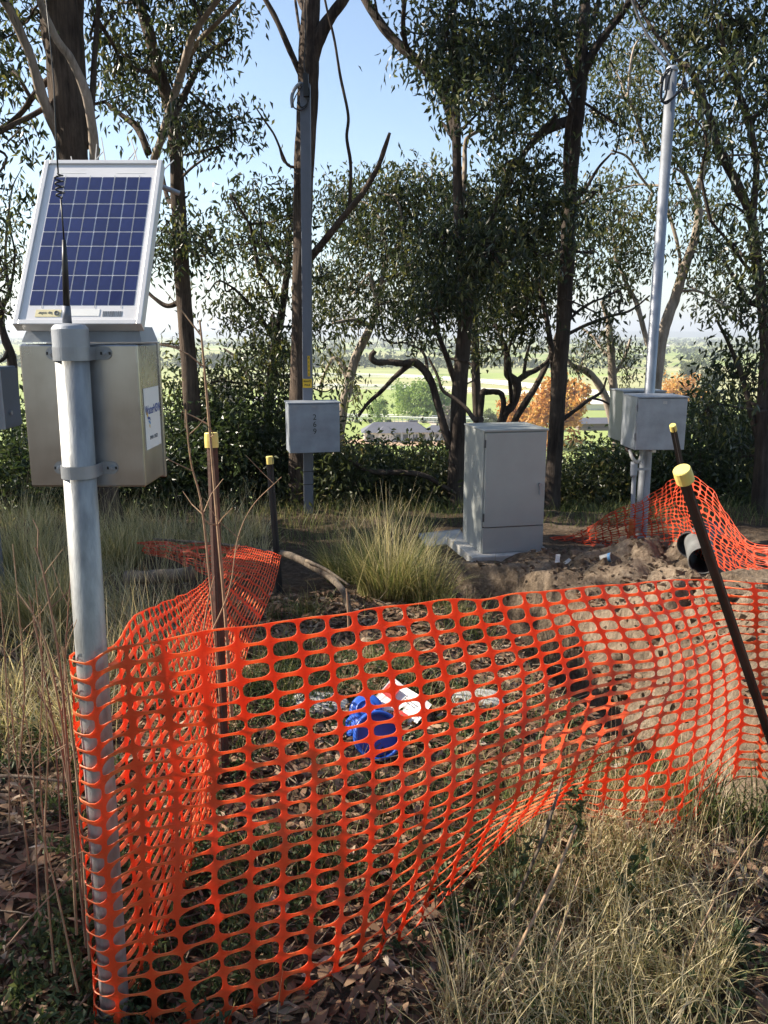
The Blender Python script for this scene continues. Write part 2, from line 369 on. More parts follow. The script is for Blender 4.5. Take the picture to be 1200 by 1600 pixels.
g = MB(); g.add(np.c_[X.ravel(), Y.ravel(), Z.ravel()], gf, soil)
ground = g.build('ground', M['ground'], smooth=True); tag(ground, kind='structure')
v = MB(); xs = np.linspace(-9000, 9000, 40); ys = np.r_[np.linspace(70, 1500, 30), np.linspace(1700, 14000, 24)]
X2, Y2 = np.meshgrid(xs, ys); nn = len(xs)
i = np.arange(len(ys)-1)[:, None]*nn; j = np.arange(nn-1)[None]
v.add(np.c_[X2.ravel(), Y2.ravel(), np.full(X2.size, VALLEY)], np.stack([i+j, i+j+1, i+nn+j+1, i+nn+j], -1).reshape(-1, 4))
tag(v.build('valley_floor', M['fields']), kind='structure')
hb = MB(); hx = np.linspace(-9000, 9000, 220)
rows = []
for yy, hh in ((8200, 0), (8800, .45), (9600, .85), (10600, 1.0), (12500, .9)):
    rows.append(np.c_[hx, yy+200*vnoise(hx/700, hx*0+yy), VALLEY-2+hh*(55+70*fbm(hx/1700, hx*0+yy/3000, 40)+10*vnoise(hx/160, hx*0, 44))])
P = np.vstack(rows); nn = len(hx); i = np.arange(len(rows)-1)[:, None]*nn; j = np.arange(nn-1)[None]
hb.add(P, np.stack([i+j, i+j+1, i+nn+j+1, i+nn+j], -1).reshape(-1, 4))
tag(hb.build('hills', M['hill'], smooth=True), kind='structure')

def vpt(x, y):
    """point of the valley floor seen at pixel"""
    b = -(y-800)/F; d = np.array([(x-600)/F, CP+b*SP, -SP+b*CP]); return np.array([0, 0, CAMZ])+d*((VALLEY-CAMZ)/d[2])
# sand training tracks with white running rails
def strip(P, w, name, mat, lift):
    P = cr(P, 10); T = nrm(np.gradient(P, axis=0)); N = np.c_[-T[:, 1], T[:, 0], T[:, 2]*0]
    m = MB(); k = len(P); vv = np.vstack([P+N*w/2, P-N*w/2]); vv[:, 2] = VALLEY+lift
    a = np.arange(k-1); m.add(vv, np.stack([a+k, a+k+1, a+1, a], -1)); return tag(m.build(name, mat), kind='structure')
track_px = [[(380, 588), (480, 588), (620, 590), (760, 599), (880, 612), (990, 624)], [(400, 606), (520, 607), (640, 609), (760, 614), (860, 623), (960, 640)], [(520, 657), (600, 658), (680, 660), (780, 662), (860, 664)]]
for k, tp in enumerate(track_px):
    strip([vpt(*p) for p in tp], 5 if k < 2 else 3, 'sand_track', M['sand'], 0.02)
LABR = ['long white running rail across the middle of the green fields, farthest of three', 'white running rail below the farthest one, curving right across the green fields', 'short white rail just beyond the long grey roofed house']
for k, tp in enumerate(track_px):
    rt = thing('running_rail', LABR[k], 'fence', vpt(*tp[0]), group='white rails in the valley')
    o3 = np.array(rt.location); rails = MB(); posts = MB()
    for s in (-1, 1):
        P = cr([vpt(*p) for p in tp], 12); T = nrm(np.gradient(P, axis=0)); N = np.c_[-T[:, 1], T[:, 0], T[:, 2]*0]
        P = P+N*s*(6.5 if k < 2 else 4.0); P = P-o3
        for hz in (0.9, 1.7, 2.3): rails.tube(P+np.array([0, 0, hz]), 0.26 if hz > 2 else 0.16, 4)
        for q in P[::1]: posts.box(q+np.array([-.12, -.12, -.2]), q+np.array([.12, .12, 2.3]))
    rails.build('rail', M['rail_white'], rt); tag(posts.build('post', M['rail_white'], rt), kind='stuff')
# bare earth yard round the house and the path to it
yard = MB(); c = vpt(640, 688); a = np.linspace(0, 2*np.pi, 40, endpoint=False)
rr = 1+0.25*vnoise(np.cos(a)*2+9, np.sin(a)*2+9)
vv = np.c_[c[0]+2+26*np.cos(a)*rr, c[1]-4+11*np.sin(a)*rr, a*0+VALLEY+0.03]
yard.add(vv, [tuple(range(40))]); tag(yard.build('yard', M['dirt']), kind='structure')
strip([vpt(625, 640), vpt(650, 648), vpt(668, 656), vpt(690, 672)], 3, 'path', M['sand'], 0.04)

def gable(m, x0, x1, y0, y1, z0, z1, hip=0.0):
    ym = (y0+y1)/2; h = hip
    v = [(x0, y0, z0), (x1, y0, z0), (x1, y1, z0), (x0, y1, z0), (x0+h, ym, z1), (x1-h, ym, z1)]
    m.add(v, [(0, 1, 5, 4), (2, 3, 4, 5)]); m.add(v, [(1, 2, 5), (3, 0, 4)]); m.add(v, [(3, 2, 1, 0)])
hp = vpt(632, 689)
house = thing('house', 'long low cream house with a grey hipped roof down in the valley', 'house', hp, 0.05)
w = MB(); w.box((-14, 0, -.3), (8, 9, 3)); w.box((8, 1.5, -.3), (16, 8, 2.8)); w.box((-9, -2.2, -.3), (-4, 0, 3)); w.build('wall', M['wall_cream'], house)
r_ = MB(); gable(r_, -15, 9, -1.2, 10, 3.02, 6.2, 4.5); r_.build('roof', M['roof_grey'], house)
r_ = MB(); gable(r_, 7.5, 17, 0.6, 9, 2.82, 5.0, 2.5); r_.build('roof', M['roof_grey'], house)
r_ = MB(); gable(r_, -9.8, -3.4, -3.2, 4.5, 3.08, 5.2, 2.6); r_.build('roof', M['roof_grey'], house)
ch = MB(); ch.box((2.0, 4.6, 5.2), (5.0, 5.6, 6.7)); ch.build('roof_vent', M['roof_grey'], house)
for wx, ww in ((-13, 2.2), (-2.8, 1.4), (-0.5, 2.4), (3, 1.6), (5.5, 1.8)):
    q = MB(); q.box((wx, -0.08, 0.3), (wx+ww, -0.003, 2.3)); q.build('window', M['window'], house)
for wx in (9, 11, 13, 14.6):
    q = MB(); q.box((wx, 1.42, 0.6), (wx+.9, 1.497, 2.2)); q.build('window', M['window'], house)
for wx in np.arange(-3.4, 8.2, 2.3):
    q = MB(); q.box((wx, -1.0, 0), (wx+.18, -.82, 3.0)); q.build('verandah_post', M['white'], house)
sp_ = vpt(940, 672)
shed = thing('stable_shed', 'long low shed with a purplish grey roof right of the orange tree', 'shed', sp_, 0.05)
q = MB(); q.box((-9, 0, -.3), (14, 6, 2.6)); q.build('wall', M['shed_wall'], shed)
q = MB(); gable(q, -10, 15, -1.5, 7.5, 2.62, 4.6); q.build('roof', M['roof_grey'], shed)
q = MB(); q.box((-8, -1.3, -.2), (12, -1.1, .9)); q.build('rail_panel', M['shed_wall'], shed)
sp_ = vpt(945, 641)
barn = thing('barn', 'wide pale roofed barn beyond the grey stable shed', 'barn', sp_, -0.05)
q = MB(); q.box((-11, 0, -.3), (12, 12, 3)); q.build('wall', M['wall_cream'], barn)
q = MB(); gable(q, -12, 13, -1, 13, 3.02, 5.4); q.build('roof', M['roof_white'], barn)
sp_ = vpt(462, 668)
q = MB(); q.box((-6, 0, -.3), (6, 6, 2.5)); q2 = MB(); gable(q2, -7, 7, -1, 7, 2.52, 4.0)
cot = thing('cottage', 'small pale roofed cottage half hidden left of the numbered grey box', 'house', vpt(412, 632), 0.1); q.build('wall', M['wall_cream'], cot); q2.build('roof', M['roof_white'], cot)

# ------------------------------------------------------------ foliage tools
def leaves(m, C, L, W, droop=0.8, spread=0.75, tone=None, fold=0.12):
    n = len(C); L = L*rng.uniform(0.65, 1.25, n)[:, None]; W = W*rng.uniform(0.7, 1.25, n)[:, None]
    a = nrm(rng.normal(0, spread, (n, 3))+np.array([0, 0, -droop])); s = nrm(np.cross(a, rng.normal(0, 1, (n, 3)))); k = np.cross(a, s)
    b = C; mid = C+a*L*0.42+k*L*fold*0.5
    tip = C+a*L+k*L*fold*rng.uniform(-1.5, 1, (n, 1))+np.array([0, 0, -1])*L*0.1
    v = np.stack([b, mid+s*W/2+k*W*.18, mid-s*W/2+k*W*.18, tip], 1).reshape(-1, 3)
    i = np.arange(n)*4
    f = np.vstack([np.c_[i, i+1, i+3], np.c_[i, i+3, i+2]])
    t = rng.uniform(0, 1, n) if tone is None else tone
    m.add(v, f, np.repeat(t, 4))
def px_line(P, D, dd=0.0):
    P = np.asarray(P, float); t = np.linspace(0, 1, len(P))
    pts = np.array([at(p[0], p[1], D+dd*tt) for p, tt in zip(P, t)])
    rad = np.array([p[2]*pxm(p[1], D) for p in P])
    return pts, rad
def limb_mesh(m, pts, rad, sides, n=7, rough=0.1):
    C = cr(np.c_[pts, rad], n); C[:, 3] = np.maximum(C[:, 3], 0.002)
    m.tube(C[:, :3], C[:, 3], sides, rough=rough)
    return C[:, :3]
def tree(label, D, trunk, limbs=(), blobs=(), mat='bark_dark', lmat='leaf_dark', L=0.088, cover=1.5, cat='tree', group='gum trees at the edge of the slope', name='gum_tree', thick=1.0, sig=0.145, tonebias=0.0):
    tp, tr = px_line(trunk, D)
    bz = Hs(tp[0][0], D)
    if tp[0][2] > bz: tp = np.vstack([[tp[0][0]+.02, tp[0][1], bz-0.25], tp]); tr = np.r_[tr[0]*1.25, tr]
    root = thing(name, label, cat, (tp[0][0], tp[0][1], bz), group=group); o = np.array(root.location)
    m = MB(); Pt = limb_mesh(m, tp-o, tr*thick, 16, 10, 0.10); m.build('trunk', M[mat], root, smooth=True)
    pts = [Pt]
    for lb in limbs:
        lm = mat; dd = rng.uniform(-0.7, 0.7)
        if isinstance(lb, dict): lm = lb.get('mat', mat); dd = lb.get('dd', dd); lb = lb['p']
        lp, lr = px_line(lb, D, dd)
        m = MB(); q = limb_mesh(m, lp-o, lr*thick, 9, 8, 0.12); m.build('limb', M[lm], root, smooth=True); pts.append(q)
    if blobs:
        A = np.vstack(pts); lf = MB(); tw = MB()
        for bl in blobs:
            px, py, rx, ry = bl[:4]; dens = bl[4] if len(bl) > 4 else 1.0; dj = bl[5] if len(bl) > 5 else rng.uniform(-0.7, 0.7)
            c = at(px, py, D+dj)-o; s = pxm(py, D); wx, wz = rx*s, ry*s; wy = 0.8*min(max(wx, wz), 1.3)
            Lp = L/s; area = math.pi*rx*ry; nl = dens*1.15*cover*area/(0.5*Lp*Lp*0.34*0.62*2)*1.25
            ns = max(3, int(nl/22))
            u = nrm(rng.normal(0, 1, (ns, 3)))*(rng.uniform(0.05, 1, (ns, 1))**0.45)
            S = c+u*np.array([wx, wy, wz])
            # branch from the closest wood to the clump, then twigs to each spray
            base = A[np.argmin(((A-c)**2).sum(1)+0.6*np.clip(A[:, 2]-c[2], 0, None)**2)]
            mid = (base+c)/2+rng.normal(0, 0.12, 3)
            B = cr([base, mid, c+rng.normal(0, .05, 3), c+(c-base)*0.3], 5)
            r0 = min(0.03, 0.010+0.012*np.linalg.norm(c-base)); tw.tube(B, np.linspace(r0, 0.005, len(B)), 5, cap=False)
            for p in S:
                j = B[np.argmin(((B-p)**2).sum(1))]
                k = (j+p)/2+rng.normal(0, 0.05, 3)+np.array([0, 0, .04])
                tw.tube(cr([j, k, p], 3), np.linspace(0.0055, 0.0025, 7), 3, cap=False)
            k = 22; base_t = np.clip(rng.normal(0.43+tonebias, 0.28, ns), 0, 1)
            C = np.repeat(S, k, 0)+rng.normal(0, sig, (ns*k, 3))*np.array([1, 1, 0.8])
            leaves(lf, C, L, L*0.34, tone=np.clip(np.repeat(base_t, k)+rng.normal(0, 0.2, ns*k), 0, 1))
        tag(tw.build('twigs', M[mat], root), kind='stuff'); lf.build('crown', M[lmat], root)
    return root

# ------------------------------------------------------------ gum trees at the slope edge
tree('broad brown trunk rising directly behind the tilted solar panel', 7.5,
     [(176,850,25), (165,780,22), (150,640,21), (135,500,21), (122,330,23), (110,200,25), (100,100,27), (92,0,29), (86,-120,26), (82,-300,20), (95,-520,10)],
     [dict(p=[(98,225,8),(82,188,9),(66,150,8),(48,90,7),(22,30,7),(0,-10,6),(-30,-60,4)], mat='bark_pale', dd=-.4),
      dict(p=[(128,345,7),(144,290,7),(147,245,7),(144,200,7),(132,140,7),(112,95,6),(85,55,6),(62,0,5),(50,-60,4)], mat='bark_pale', dd=-.6),
      [(134,230,9),(126,120,9),(122,40,9),(128,-60,7),(140,-200,4)], [(140,210,5),(146,120,5),(152,30,4),(160,-60,3)],
      [(95,110,7),(60,140,5),(30,180,4),(-10,205,3),(-60,215,2)], [(85,160,5),(50,180,4),(10,200,4),(-30,225,3)], [(90,-60,14),(160,-160,9),(230,-240,5)], [(85,-100,14),(10,-200,9),(-60,-280,5)]],
     [(15,60,60,55,.9), (45,25,40,40,.7), (10,125,40,30,.6), (20,225,50,35,.6), (5,280,38,30,.5), (170,25,45,50,.6), (60,-60,120,60), (220,-90,90,60), (-60,-90,90,90), (-70,120,70,110), (130,-200,160,90), (-20,-260,120,80), (190,110,40,50,.5,1.2)], mat='bark_brown', cover=1.7)
tree('slim gum leaning up just right of the solar panel with a bare lower trunk', 9.0,
     [(318,840,15), (308,740,14), (299,620,13), (290,500,12), (284,420,12), (279,330,11), (275,240,10), (268,180,10), (258,140,10), (243,95,9), (232,50,9), (220,10,8), (205,-60,7), (190,-180,4)],
     [[(279,335,5),(262,310,4),(253,270,3)], [(284,470,5),(262,478,4),(240,465,3),(225,450,2)], [(276,285,2.5),(300,262,2),(330,240,1.5),(362,210,1)], [(270,190,6),(292,140,5),(320,90,4),(360,60,3)],
      dict(p=[(240,250,6),(256,205,6),(278,130,6),(289,95,5.5),(302,55,5),(325,20,4),(350,-15,4),(380,-70,3)], mat='bark_pale', dd=-1.0), dict(p=[(287,108,4.5),(310,65,4),(340,35,3.5),(374,0,3),(410,-40,2)], mat='bark_pale', dd=-1.0),
      [(232,240,6),(215,200,6),(190,180,4),(165,160,3)], [(258,140,5),(235,115,4),(215,110,3)]],
     [(335,185,60,35,1.2), (300,205,40,38,1.2), (375,195,32,25,.9), (280,70,60,45,.9), (330,60,50,45,.8), (235,120,50,45,.9), (200,95,40,40,.8), (180,130,40,35,.7), (205,40,60,40,.7), (310,15,70,40,.8), (210,170,45,35,.35), (265,365,32,45,1.2), (318,375,42,33,1.0), (250,400,25,35,1), (250,-60,120,60), (275,540,30,40,.25), (290,620,45,35,.35)], mat='bark_brown', cover=1.85)
tree('tall bare trunk directly behind the grey pole with the numbered box', 8.7,
     [(468,850,18), (467,700,16), (468,560,14), (471,420,14), (474,300,15), (478,200,16), (482,120,17), (483,60,15), (486,0,14), (490,-120,12), (500,-300,9)],
     [[(488,90,12),(500,55,11),(520,22,9),(543,-10,8),(590,-90,6),(640,-170,4)], [(474,125,5),(456,85,5),(434,35,4.5),(412,-5,4),(380,-60,3)], [(478,95,2.5),(468,45,2.5),(460,-10,2)],
      dict(p=[(486,402,6.5),(512,370,5.5),(540,335,5),(568,300,4.5),(590,262,3.8),(601,232,3.6),(609,208,2.2)], dd=-.5), dict(p=[(546,328,2.8),(548,260,2.6),(542,215,2.5),(544,180,2.3),(532,120,2.2),(522,60,2),(510,10,1.8),(500,-40,1.6)], dd=-.3),
      [(466,262,2.5),(450,258,2.2),(441,240,1.9),(428,210,1.7),(413,188,1.5),(398,165,1)], [(452,258,1.8),(442,250,1.6),(436,228,1.4)], [(478,20,5),(468,0,4),(455,-40,3)]],
     [(480,-140,120,60,.8), (620,-190,120,60,.8), (380,-120,70,50,.6)], mat='bark_brown')
tree('dark trunk left of the grey cabinet, forking high with a long limb to the left', 9.0,
     [(712,850,16), (713,760,14), (715,680,12.5), (719,600,12), (726,510,11), (728,450,11), (720,400,8), (716,330,7.5), (714,250,7), (713,210,7), (712,150,6), (710,60,5), (707,-30,5), (705,-140,3)],
     [[(713,215,7),(706,185,8),(697,155,8.5),(682,128,9),(655,98,8.5),(625,72,8),(598,42,7.5),(576,8,7),(555,-30,7),(520,-110,5)], [(638,82,4),(632,60,4),(630,30,3.5),(634,-10,3),(640,-60,2)], [(709,218,4),(699,202,3.5),(689,190,2)], [(590,30,2.5),(588,12,2),(584,-10,1.5)],
      [(729,455,9),(742,420,7),(756,385,6.5),(772,330,6),(790,287,6),(812,250,5),(835,218,5),(870,180,4)],
      dict(p=[(721,335,4),(726,270,4),(727,225,3.5),(735,212,3),(748,205,2.5)], mat='bark_pale'),
      [(705,700,7),(694,668,6.5),(684,630,6),(674,598,6),(664,580,6.5),(648,566,6.5),(632,568,5.5),(610,566,5),(590,566,5),(580,558,4.5),(586,548,3.5)], [(640,570,4.5),(616,590,4),(595,612,3.5),(575,630,3),(560,650,2.5)],
      [(668,586,3),(665,560,2.5),(655,545,2),(630,535,1.5)], [(710,595,5),(700,563,4.5),(690,537,4),(682,515,3.5),(676,490,2.5)], [(670,560,2),(684,588,2.2),(692,610,2.6),(712,624,3),(730,640,3.5),(742,656,4),(752,655,4),(748,668,3)], [(703,560,2),(735,568,2),(742,590,1.5),(730,600,1)]],
     [(700,60,60,60,.9), (745,90,70,60,1.1), (720,135,60,40,1.0), (660,50,40,50,.5), (640,90,25,25,.5), (780,50,70,60,1), (760,160,55,50,.9), (690,-60,110,60), (735,425,55,50,1.3,.3), (690,470,55,45,1.2), (745,335,50,60,1.1), (760,395,50,50,1.2), (700,380,55,45,1.2), (650,505,50,30,.9), (600,490,40,30,.8)], mat='bark_dark', cover=1.95)
tree('tall dark gum trunk standing directly right of the grey cabinet', 9.4,
     [(858,860,17), (862,780,14), (868,690,12.5), (873,610,12), (878,540,11.5), (882,470,12), (886,400,11.5), (890,320,10.5), (896,240,10), (902,180,11), (906,130,12), (910,70,9), (914,10,8), (918,-60,8), (925,-200,5)],
     [[(868,640,6),(864,570,5),(858,520,4.5),(848,470,4),(838,425,3)], dict(p=[(887,340,4.5),(884,280,4.5),(887,210,5),(893,170,5)], dd=-.3), [(908,130,7),(922,90,6.5),(945,55,6),(972,20,5.5),(985,0,5),(1010,-40,4)], [(904,150,7),(890,110,6),(876,65,5),(868,20,4),(860,-40,3)],
      [(897,185,9),(872,195,8),(848,208,6.5),(830,225,5),(815,245,4)], [(895,318,3),(915,295,2.6),(935,262,2.3),(955,240,1.5)], [(893,325,2.4),(920,312,2),(930,300,1.5)], [(884,524,3.2),(915,508,2.8),(950,495,2.4),(985,485,2),(1015,462,1.2)], [(885,505,2.6),(905,485,2.2),(930,470,1.8),(960,462,1)],
      [(880,655,3.5),(900,640,3.2),(920,625,2.8),(940,612,2.2),(948,590,1.6)], [(925,622,2),(945,628,1.6),(975,648,1)], [(912,60,5),(930,20,4),(945,-40,3)]],
     [(850,60,65,60,1.1), (910,45,55,55,.9), (815,110,60,55,1.0), (850,150,50,45,.9), (800,200,45,50,.7), (830,265,55,45,1.1), (800,290,35,40,.9), (860,320,50,50,1.0), (825,375,60,50,1.2), (860,430,45,50,1.1), (930,170,35,35,.7), (955,200,30,20,.5), (880,-60,140,60), (925,395,40,60,.7), (830,480,50,40,.8), (925,495,25,12,.5), (965,480,25,14,.5)], mat='bark_dark', cover=1.85)
tree('small twisted dark tree with crooked branches just behind the grey cabinet', 10.2,
     [(776,860,9), (778,760,8), (780,680,7.5), (788,648,7), (800,634,6.5), (808,612,6.5), (806,597,7), (794,585,6.5), (793,565,6), (790,545,4.5), (780,520,3.5), (770,495,2.5), (760,460,2)],
     [dict(p=[(784,655,5),(787,632,4.5),(783,616,4.5),(772,612,4.5),(760,613,5),(755,612,5),(752,630,4.5),(750,655,4.5)], dd=-.2), [(785,745,6),(793,690,6),(806,655,5.5),(822,628,5.5),(838,602,5),(852,575,4.5),(862,550,3.5),(870,520,2.5)], [(806,597,5),(822,585,5),(838,578,4),(855,565,3),(872,548,2)], [(800,630,4),(797,600,3),(792,575,2.5)], [(818,590,3),(822,560,2.5),(830,530,2)], [(792,560,2.5),(800,530,2),(815,500,2),(825,470,1.5)]],
     [(745,535,35,25,.9), (760,510,40,30,.7), (800,490,50,45,.9), (835,500,35,50,.7), (780,450,45,35,1), (820,440,40,40,1), (740,555,22,15,.6)], mat='bark_dark')
tree('pale forked gum seen behind the tall steel pole on the right', 13.0,
     [(1016,760,10), (1020,660,10), (1025,600,9.5), (1032,540,9), (1042,500,8.5), (1055,465,8), (1066,430,7.5), (1076,400,7), (1085,375,6.5), (1092,335,6), (1089,305,5), (1095,280,4.5), (1104,240,4), (1102,205,3), (1090,150,2.5)],
     [[(1030,560,5),(1012,535,4.5),(1002,500,4),(994,472,4),(982,450,3.5),(974,430,3),(962,405,2.5)], [(1090,320,4),(1078,290,3.5),(1066,265,3),(1050,245,2)], [(1060,440,3),(1062,400,2.5),(1050,350,3),(1040,320,3),(1030,290,2)], [(1058,455,2.5),(1090,455,2),(1120,470,1.8),(1160,500,1.2)], [(1020,300,2),(1000,275,2),(980,245,1.8),(955,235,1.2)], [(1015,250,3),(1000,200,3),(985,160,2.5),(965,150,2)]],
     [(985,90,55,50,.8,.8), (960,110,40,45,.7), (1000,140,45,40,.8), (1020,180,45,45,.8), (940,300,55,45,.9,1), (985,330,45,40,.8), (955,370,60,45,1.0), (1000,400,40,45,.9), (1060,310,50,40,.7), (1110,330,50,50,.7), (1120,400,50,50,.7), (1000,220,40,30,.4), (1080,440,30,20,.4), (1130,470,60,35,.5), (965,440,40,40,.8), (1095,235,45,40,.8), (1020,30,70,45,.6)], mat='bark_pale', lmat='leaf_olive', cover=1.35, L=0.10)
tree('small pale leaning tree whose trunk bends left of the steel box on the right', 14.0,
     [(962,760,8), (964,690,7.5), (962,640,7), (957,590,6.5), (954,540,6), (950,500,4.5), (940,470,3)],
     [[(963,690,7),(955,650,6.5),(945,618,6),(928,590,5.5),(910,577,5),(896,572,4),(885,560,2.5)], [(955,560,3.5),(940,545,3),(925,525,2.5),(905,510,1.5)], [(957,590,3),(975,560,2.5),(985,530,2)]],
     [(940,530,35,30,.6), (975,545,30,30,.6), (915,545,25,20,.6), (985,590,22,30,.5), (905,570,22,14,.9)], mat='bark_pale', lmat='leaf_dark', cover=1.3)
tree('dark leafy gum filling the right edge of the view', 8.2,
     [(1186,840,13), (1188,740,11), (1193,640,10), (1196,540,9), (1190,460,8), (1182,400,8), (1175,345,7), (1158,300,7), (1138,262,7), (1120,225,6), (1106,175,5.5), (1085,120,5), (1062,96,4), (1040,70,3)],
     [[(1175,345,6),(1182,270,5),(1176,215,5),(1167,180,5),(1152,138,4.5),(1135,90,4),(1122,40,3)], [(1140,265,4),(1150,300,3),(1165,320,2.5)], [(1185,430,4),(1165,415,3),(1140,380,2.5),(1110,345,2)], [(1190,480,4),(1170,470,3.5),(1150,440,3),(1130,405,2)], [(1170,190,3.5),(1200,165,3),(1230,150,2)], [(1188,700,6),(1172,640,5),(1160,590,4),(1140,540,3),(1120,500,2)], [(1062,96,3),(1030,60,3),(1000,15,2.5),(985,-10,2)]],
     [(1110,40,60,50,1.1), (1165,60,55,60,1.2), (1065,60,45,40,.9), (1050,110,35,25,.6), (1130,110,50,40,.9), (1180,150,40,45,.9), (1095,150,40,35,.7), (1085,215,50,30,.9), (1040,235,35,35,.5), (1180,250,35,40,.9), (1150,200,30,30,.5), (1170,400,45,50,.9), (1130,350,40,35,.5), (1160,500,45,50,.7), (1170,600,45,60,1.0), (1140,580,30,45,.8), (1120,640,35,50,.9), (1180,700,40,60,1), (1100,-50,160,60), (1250,100,60,150), (1250,400,60,150)], mat='bark_dark', cover=1.75)
# background gums further down the slope
tree('rounded gum crown behind the dead limb with a pale slanting trunk below', 13.0,
     [(522,800,9), (528,700,8.5), (536,640,8), (545,600,7.5), (556,560,7), (572,525,6.5), (586,495,5.5), (592,460,4.5), (598,430,3.5), (606,395,3)],
     [[(590,480,4),(584,450,3.5),(578,425,3)], [(603,410,3),(612,395,2.5),(630,375,2)], [(545,600,4),(535,575,3.5),(520,560,2.5),(500,600,2)], [(600,440,3),(640,420,3),(665,400,2)], [(580,510,4),(555,500,3),(520,505,2)]],
     [(535,305,55,45,1.1,.8), (590,290,45,35,1), (555,350,60,50,1.2), (625,290,45,40,1.1), (670,280,45,35,1.1), (640,335,60,45,1.2), (690,320,45,45,1.1), (590,380,70,45,1.2), (640,410,60,40,1.1), (545,420,50,40,1), (580,455,45,30,.8), (520,470,45,40,1.0), (625,480,50,30,.9), (560,510,45,22,.8), (545,580,22,28,.7), (560,620,25,40,.5), (520,560,20,28,.8), (660,455,45,45,1.1)], mat='bark_pale', lmat='leaf_dark', L=0.105, cover=1.5, tonebias=.12)
tree('bushy gum between the leaning right trunk and the pole, its top catching light', 13.5,
     [(752,800,9), (748,700,8), (744,600,7), (742,500,6), (738,430,5), (735,360,4), (730,300,3)],
     [[(742,480,4),(765,440,3),(785,400,2.5)], [(740,420,4),(715,380,3),(700,340,2.5)]],
     [(725,300,35,35,.7,.6), (730,360,40,45,1.1), (775,330,35,30,.6), (785,385,45,50,1.2), (690,420,45,50,1.2), (735,480,55,40,1.1), (800,430,45,45,1.1), (870,390,50,60,1), (910,330,40,45,.9)], lmat='leaf_dark', L=0.105, cover=1.5, tonebias=.1)
tree('dense dark gum left of the numbered box with a straight dark trunk', 10.0,
     [(419,850,9.5), (417,760,9), (417,680,8.5), (420,620,8), (428,560,7.5), (436,510,6.5), (444,460,5.5), (450,410,4.5), (452,360,3.5)],
     [[(440,480,4),(420,445,3.5),(405,425,3),(398,385,3),(390,350,2)], [(432,540,4),(410,500,3),(385,470,2.5),(365,450,2)], [(420,620,4),(390,590,3),(370,560,2.5),(350,545,1.5)], [(447,430,4),(430,410,3.5),(412,370,3)]],
     [(395,310,50,22,.9), (365,330,35,25,.8), (440,305,30,35,1), (450,345,28,45,1.2), (400,345,50,28,1.1), (365,395,32,22,.7), (400,400,40,38,1.1), (440,400,30,40,1.1), (345,420,22,20,.5), (360,480,32,28,.9), (380,515,45,28,.9), (420,470,40,40,.9), (430,530,42,40,1.2), (375,560,35,22,.7), (410,580,45,32,1.1), (445,590,32,40,1.2), (390,625,35,25,.7), (440,650,28,25,.8), (500,430,30,60,.9,1.0), (500,520,28,35,.8), (330,455,25,25,.5), (500,600,16,22,.8), (345,600,30,35,.9), (330,665,35,35,1), (385,680,35,30,1), (455,700,25,30,1), (300,690,30,30,.9), (520,650,18,30,.8)], cover=1.5)
tree('thin curved trunk at the left edge beside the stainless box', 11.0,
     [(28,700,8), (22,620,7.5), (18,560,7), (8,530,6), (2,505,5), (4,480,4), (15,460,3)], [[(14,545,3.5),(6,560,3),(-10,570,2)], [(4,490,3),(-6,450,3),(0,400,2)]],
     [(20,400,30,35,.7), (15,345,30,28,.7), (5,440,25,30,.6), (28,310,25,20,.5), (10,480,22,20,.4), (-30,380,40,80)], cover=1.2)
# unseen trees added left and behind, to shade the ground and block skylight
for k, (x, y, h) in enumerate([(-7.6, 7.5, 7), (-6.3, 5.4, 4.2), (-14.5, 12.0, 11), (-6.5, -4.5, 11), (-2.5, -7.5, 12), (2.5, -6.0, 11), (6.5, -3.5, 11), (9.0, 1.5, 11), (0.5, -12, 14), (7.5, -10, 13), (-8, -11, 13)]):
    b = Hs(x, y); root = thing('gum_tree', 'leafy gum added outside the view to shade the scene', 'tree', (x, y, b), group='gum trees added outside the view')
    m = MB(); P = cr([(0, 0, -.3), (.1, 0, h*.3), (-.1, .2, h*.6), (.2, .1, h*.9)], 8); m.tube(P, np.linspace(.17, .05, len(P)), 10, rough=.1); m.build('trunk', M['bark_brown'], root, smooth=True)
    lf = MB(); ns = 90
    S = nrm(rng.normal(0, 1, (ns, 3)))*(rng.uniform(0.1, 1, (ns, 1))**.5)*np.array([1.3 if k < 2 else 2.6, 1.2 if k < 2 else 2.6, h*.34])+np.array([0, 0, h*.62])
    C = np.repeat(S, 40, 0)+rng.normal(0, .28, (ns*40, 3)); leaves(lf, C, .22, .085); lf.build('crown', M['leaf_dark'], root)

# tall shrub added outside the left edge, throwing the near left corner into shade
root = thing('shrub', 'tall leafy shrub added outside the left edge to shade the near corner', 'shrub', (-4.4, 2.1, Hs(-4.4, 2.1)))
lf = MB(); st = MB(); S = nrm(rng.normal(0, 1, (170, 3)))*(rng.uniform(.1, 1, (170, 1))**.4)*np.array([1.0, 1.3, 1.65])+np.array([0, 0, 1.6])
for p in S[::4]: st.tube(cr([(p[0]*.1, p[1]*.1, -.1), (p[0]*.5, p[1]*.5, p[2]*.5), p], 3), np.linspace(.02, .004, 7), 4, cap=False)
leaves(lf, np.repeat(S, 34, 0)+rng.normal(0, .16, (170*34, 3)), .11, .045); tag(st.build('stems', M['bark_dark'], root), kind='stuff'); lf.build('foliage', M['leaf_shrub'], root)
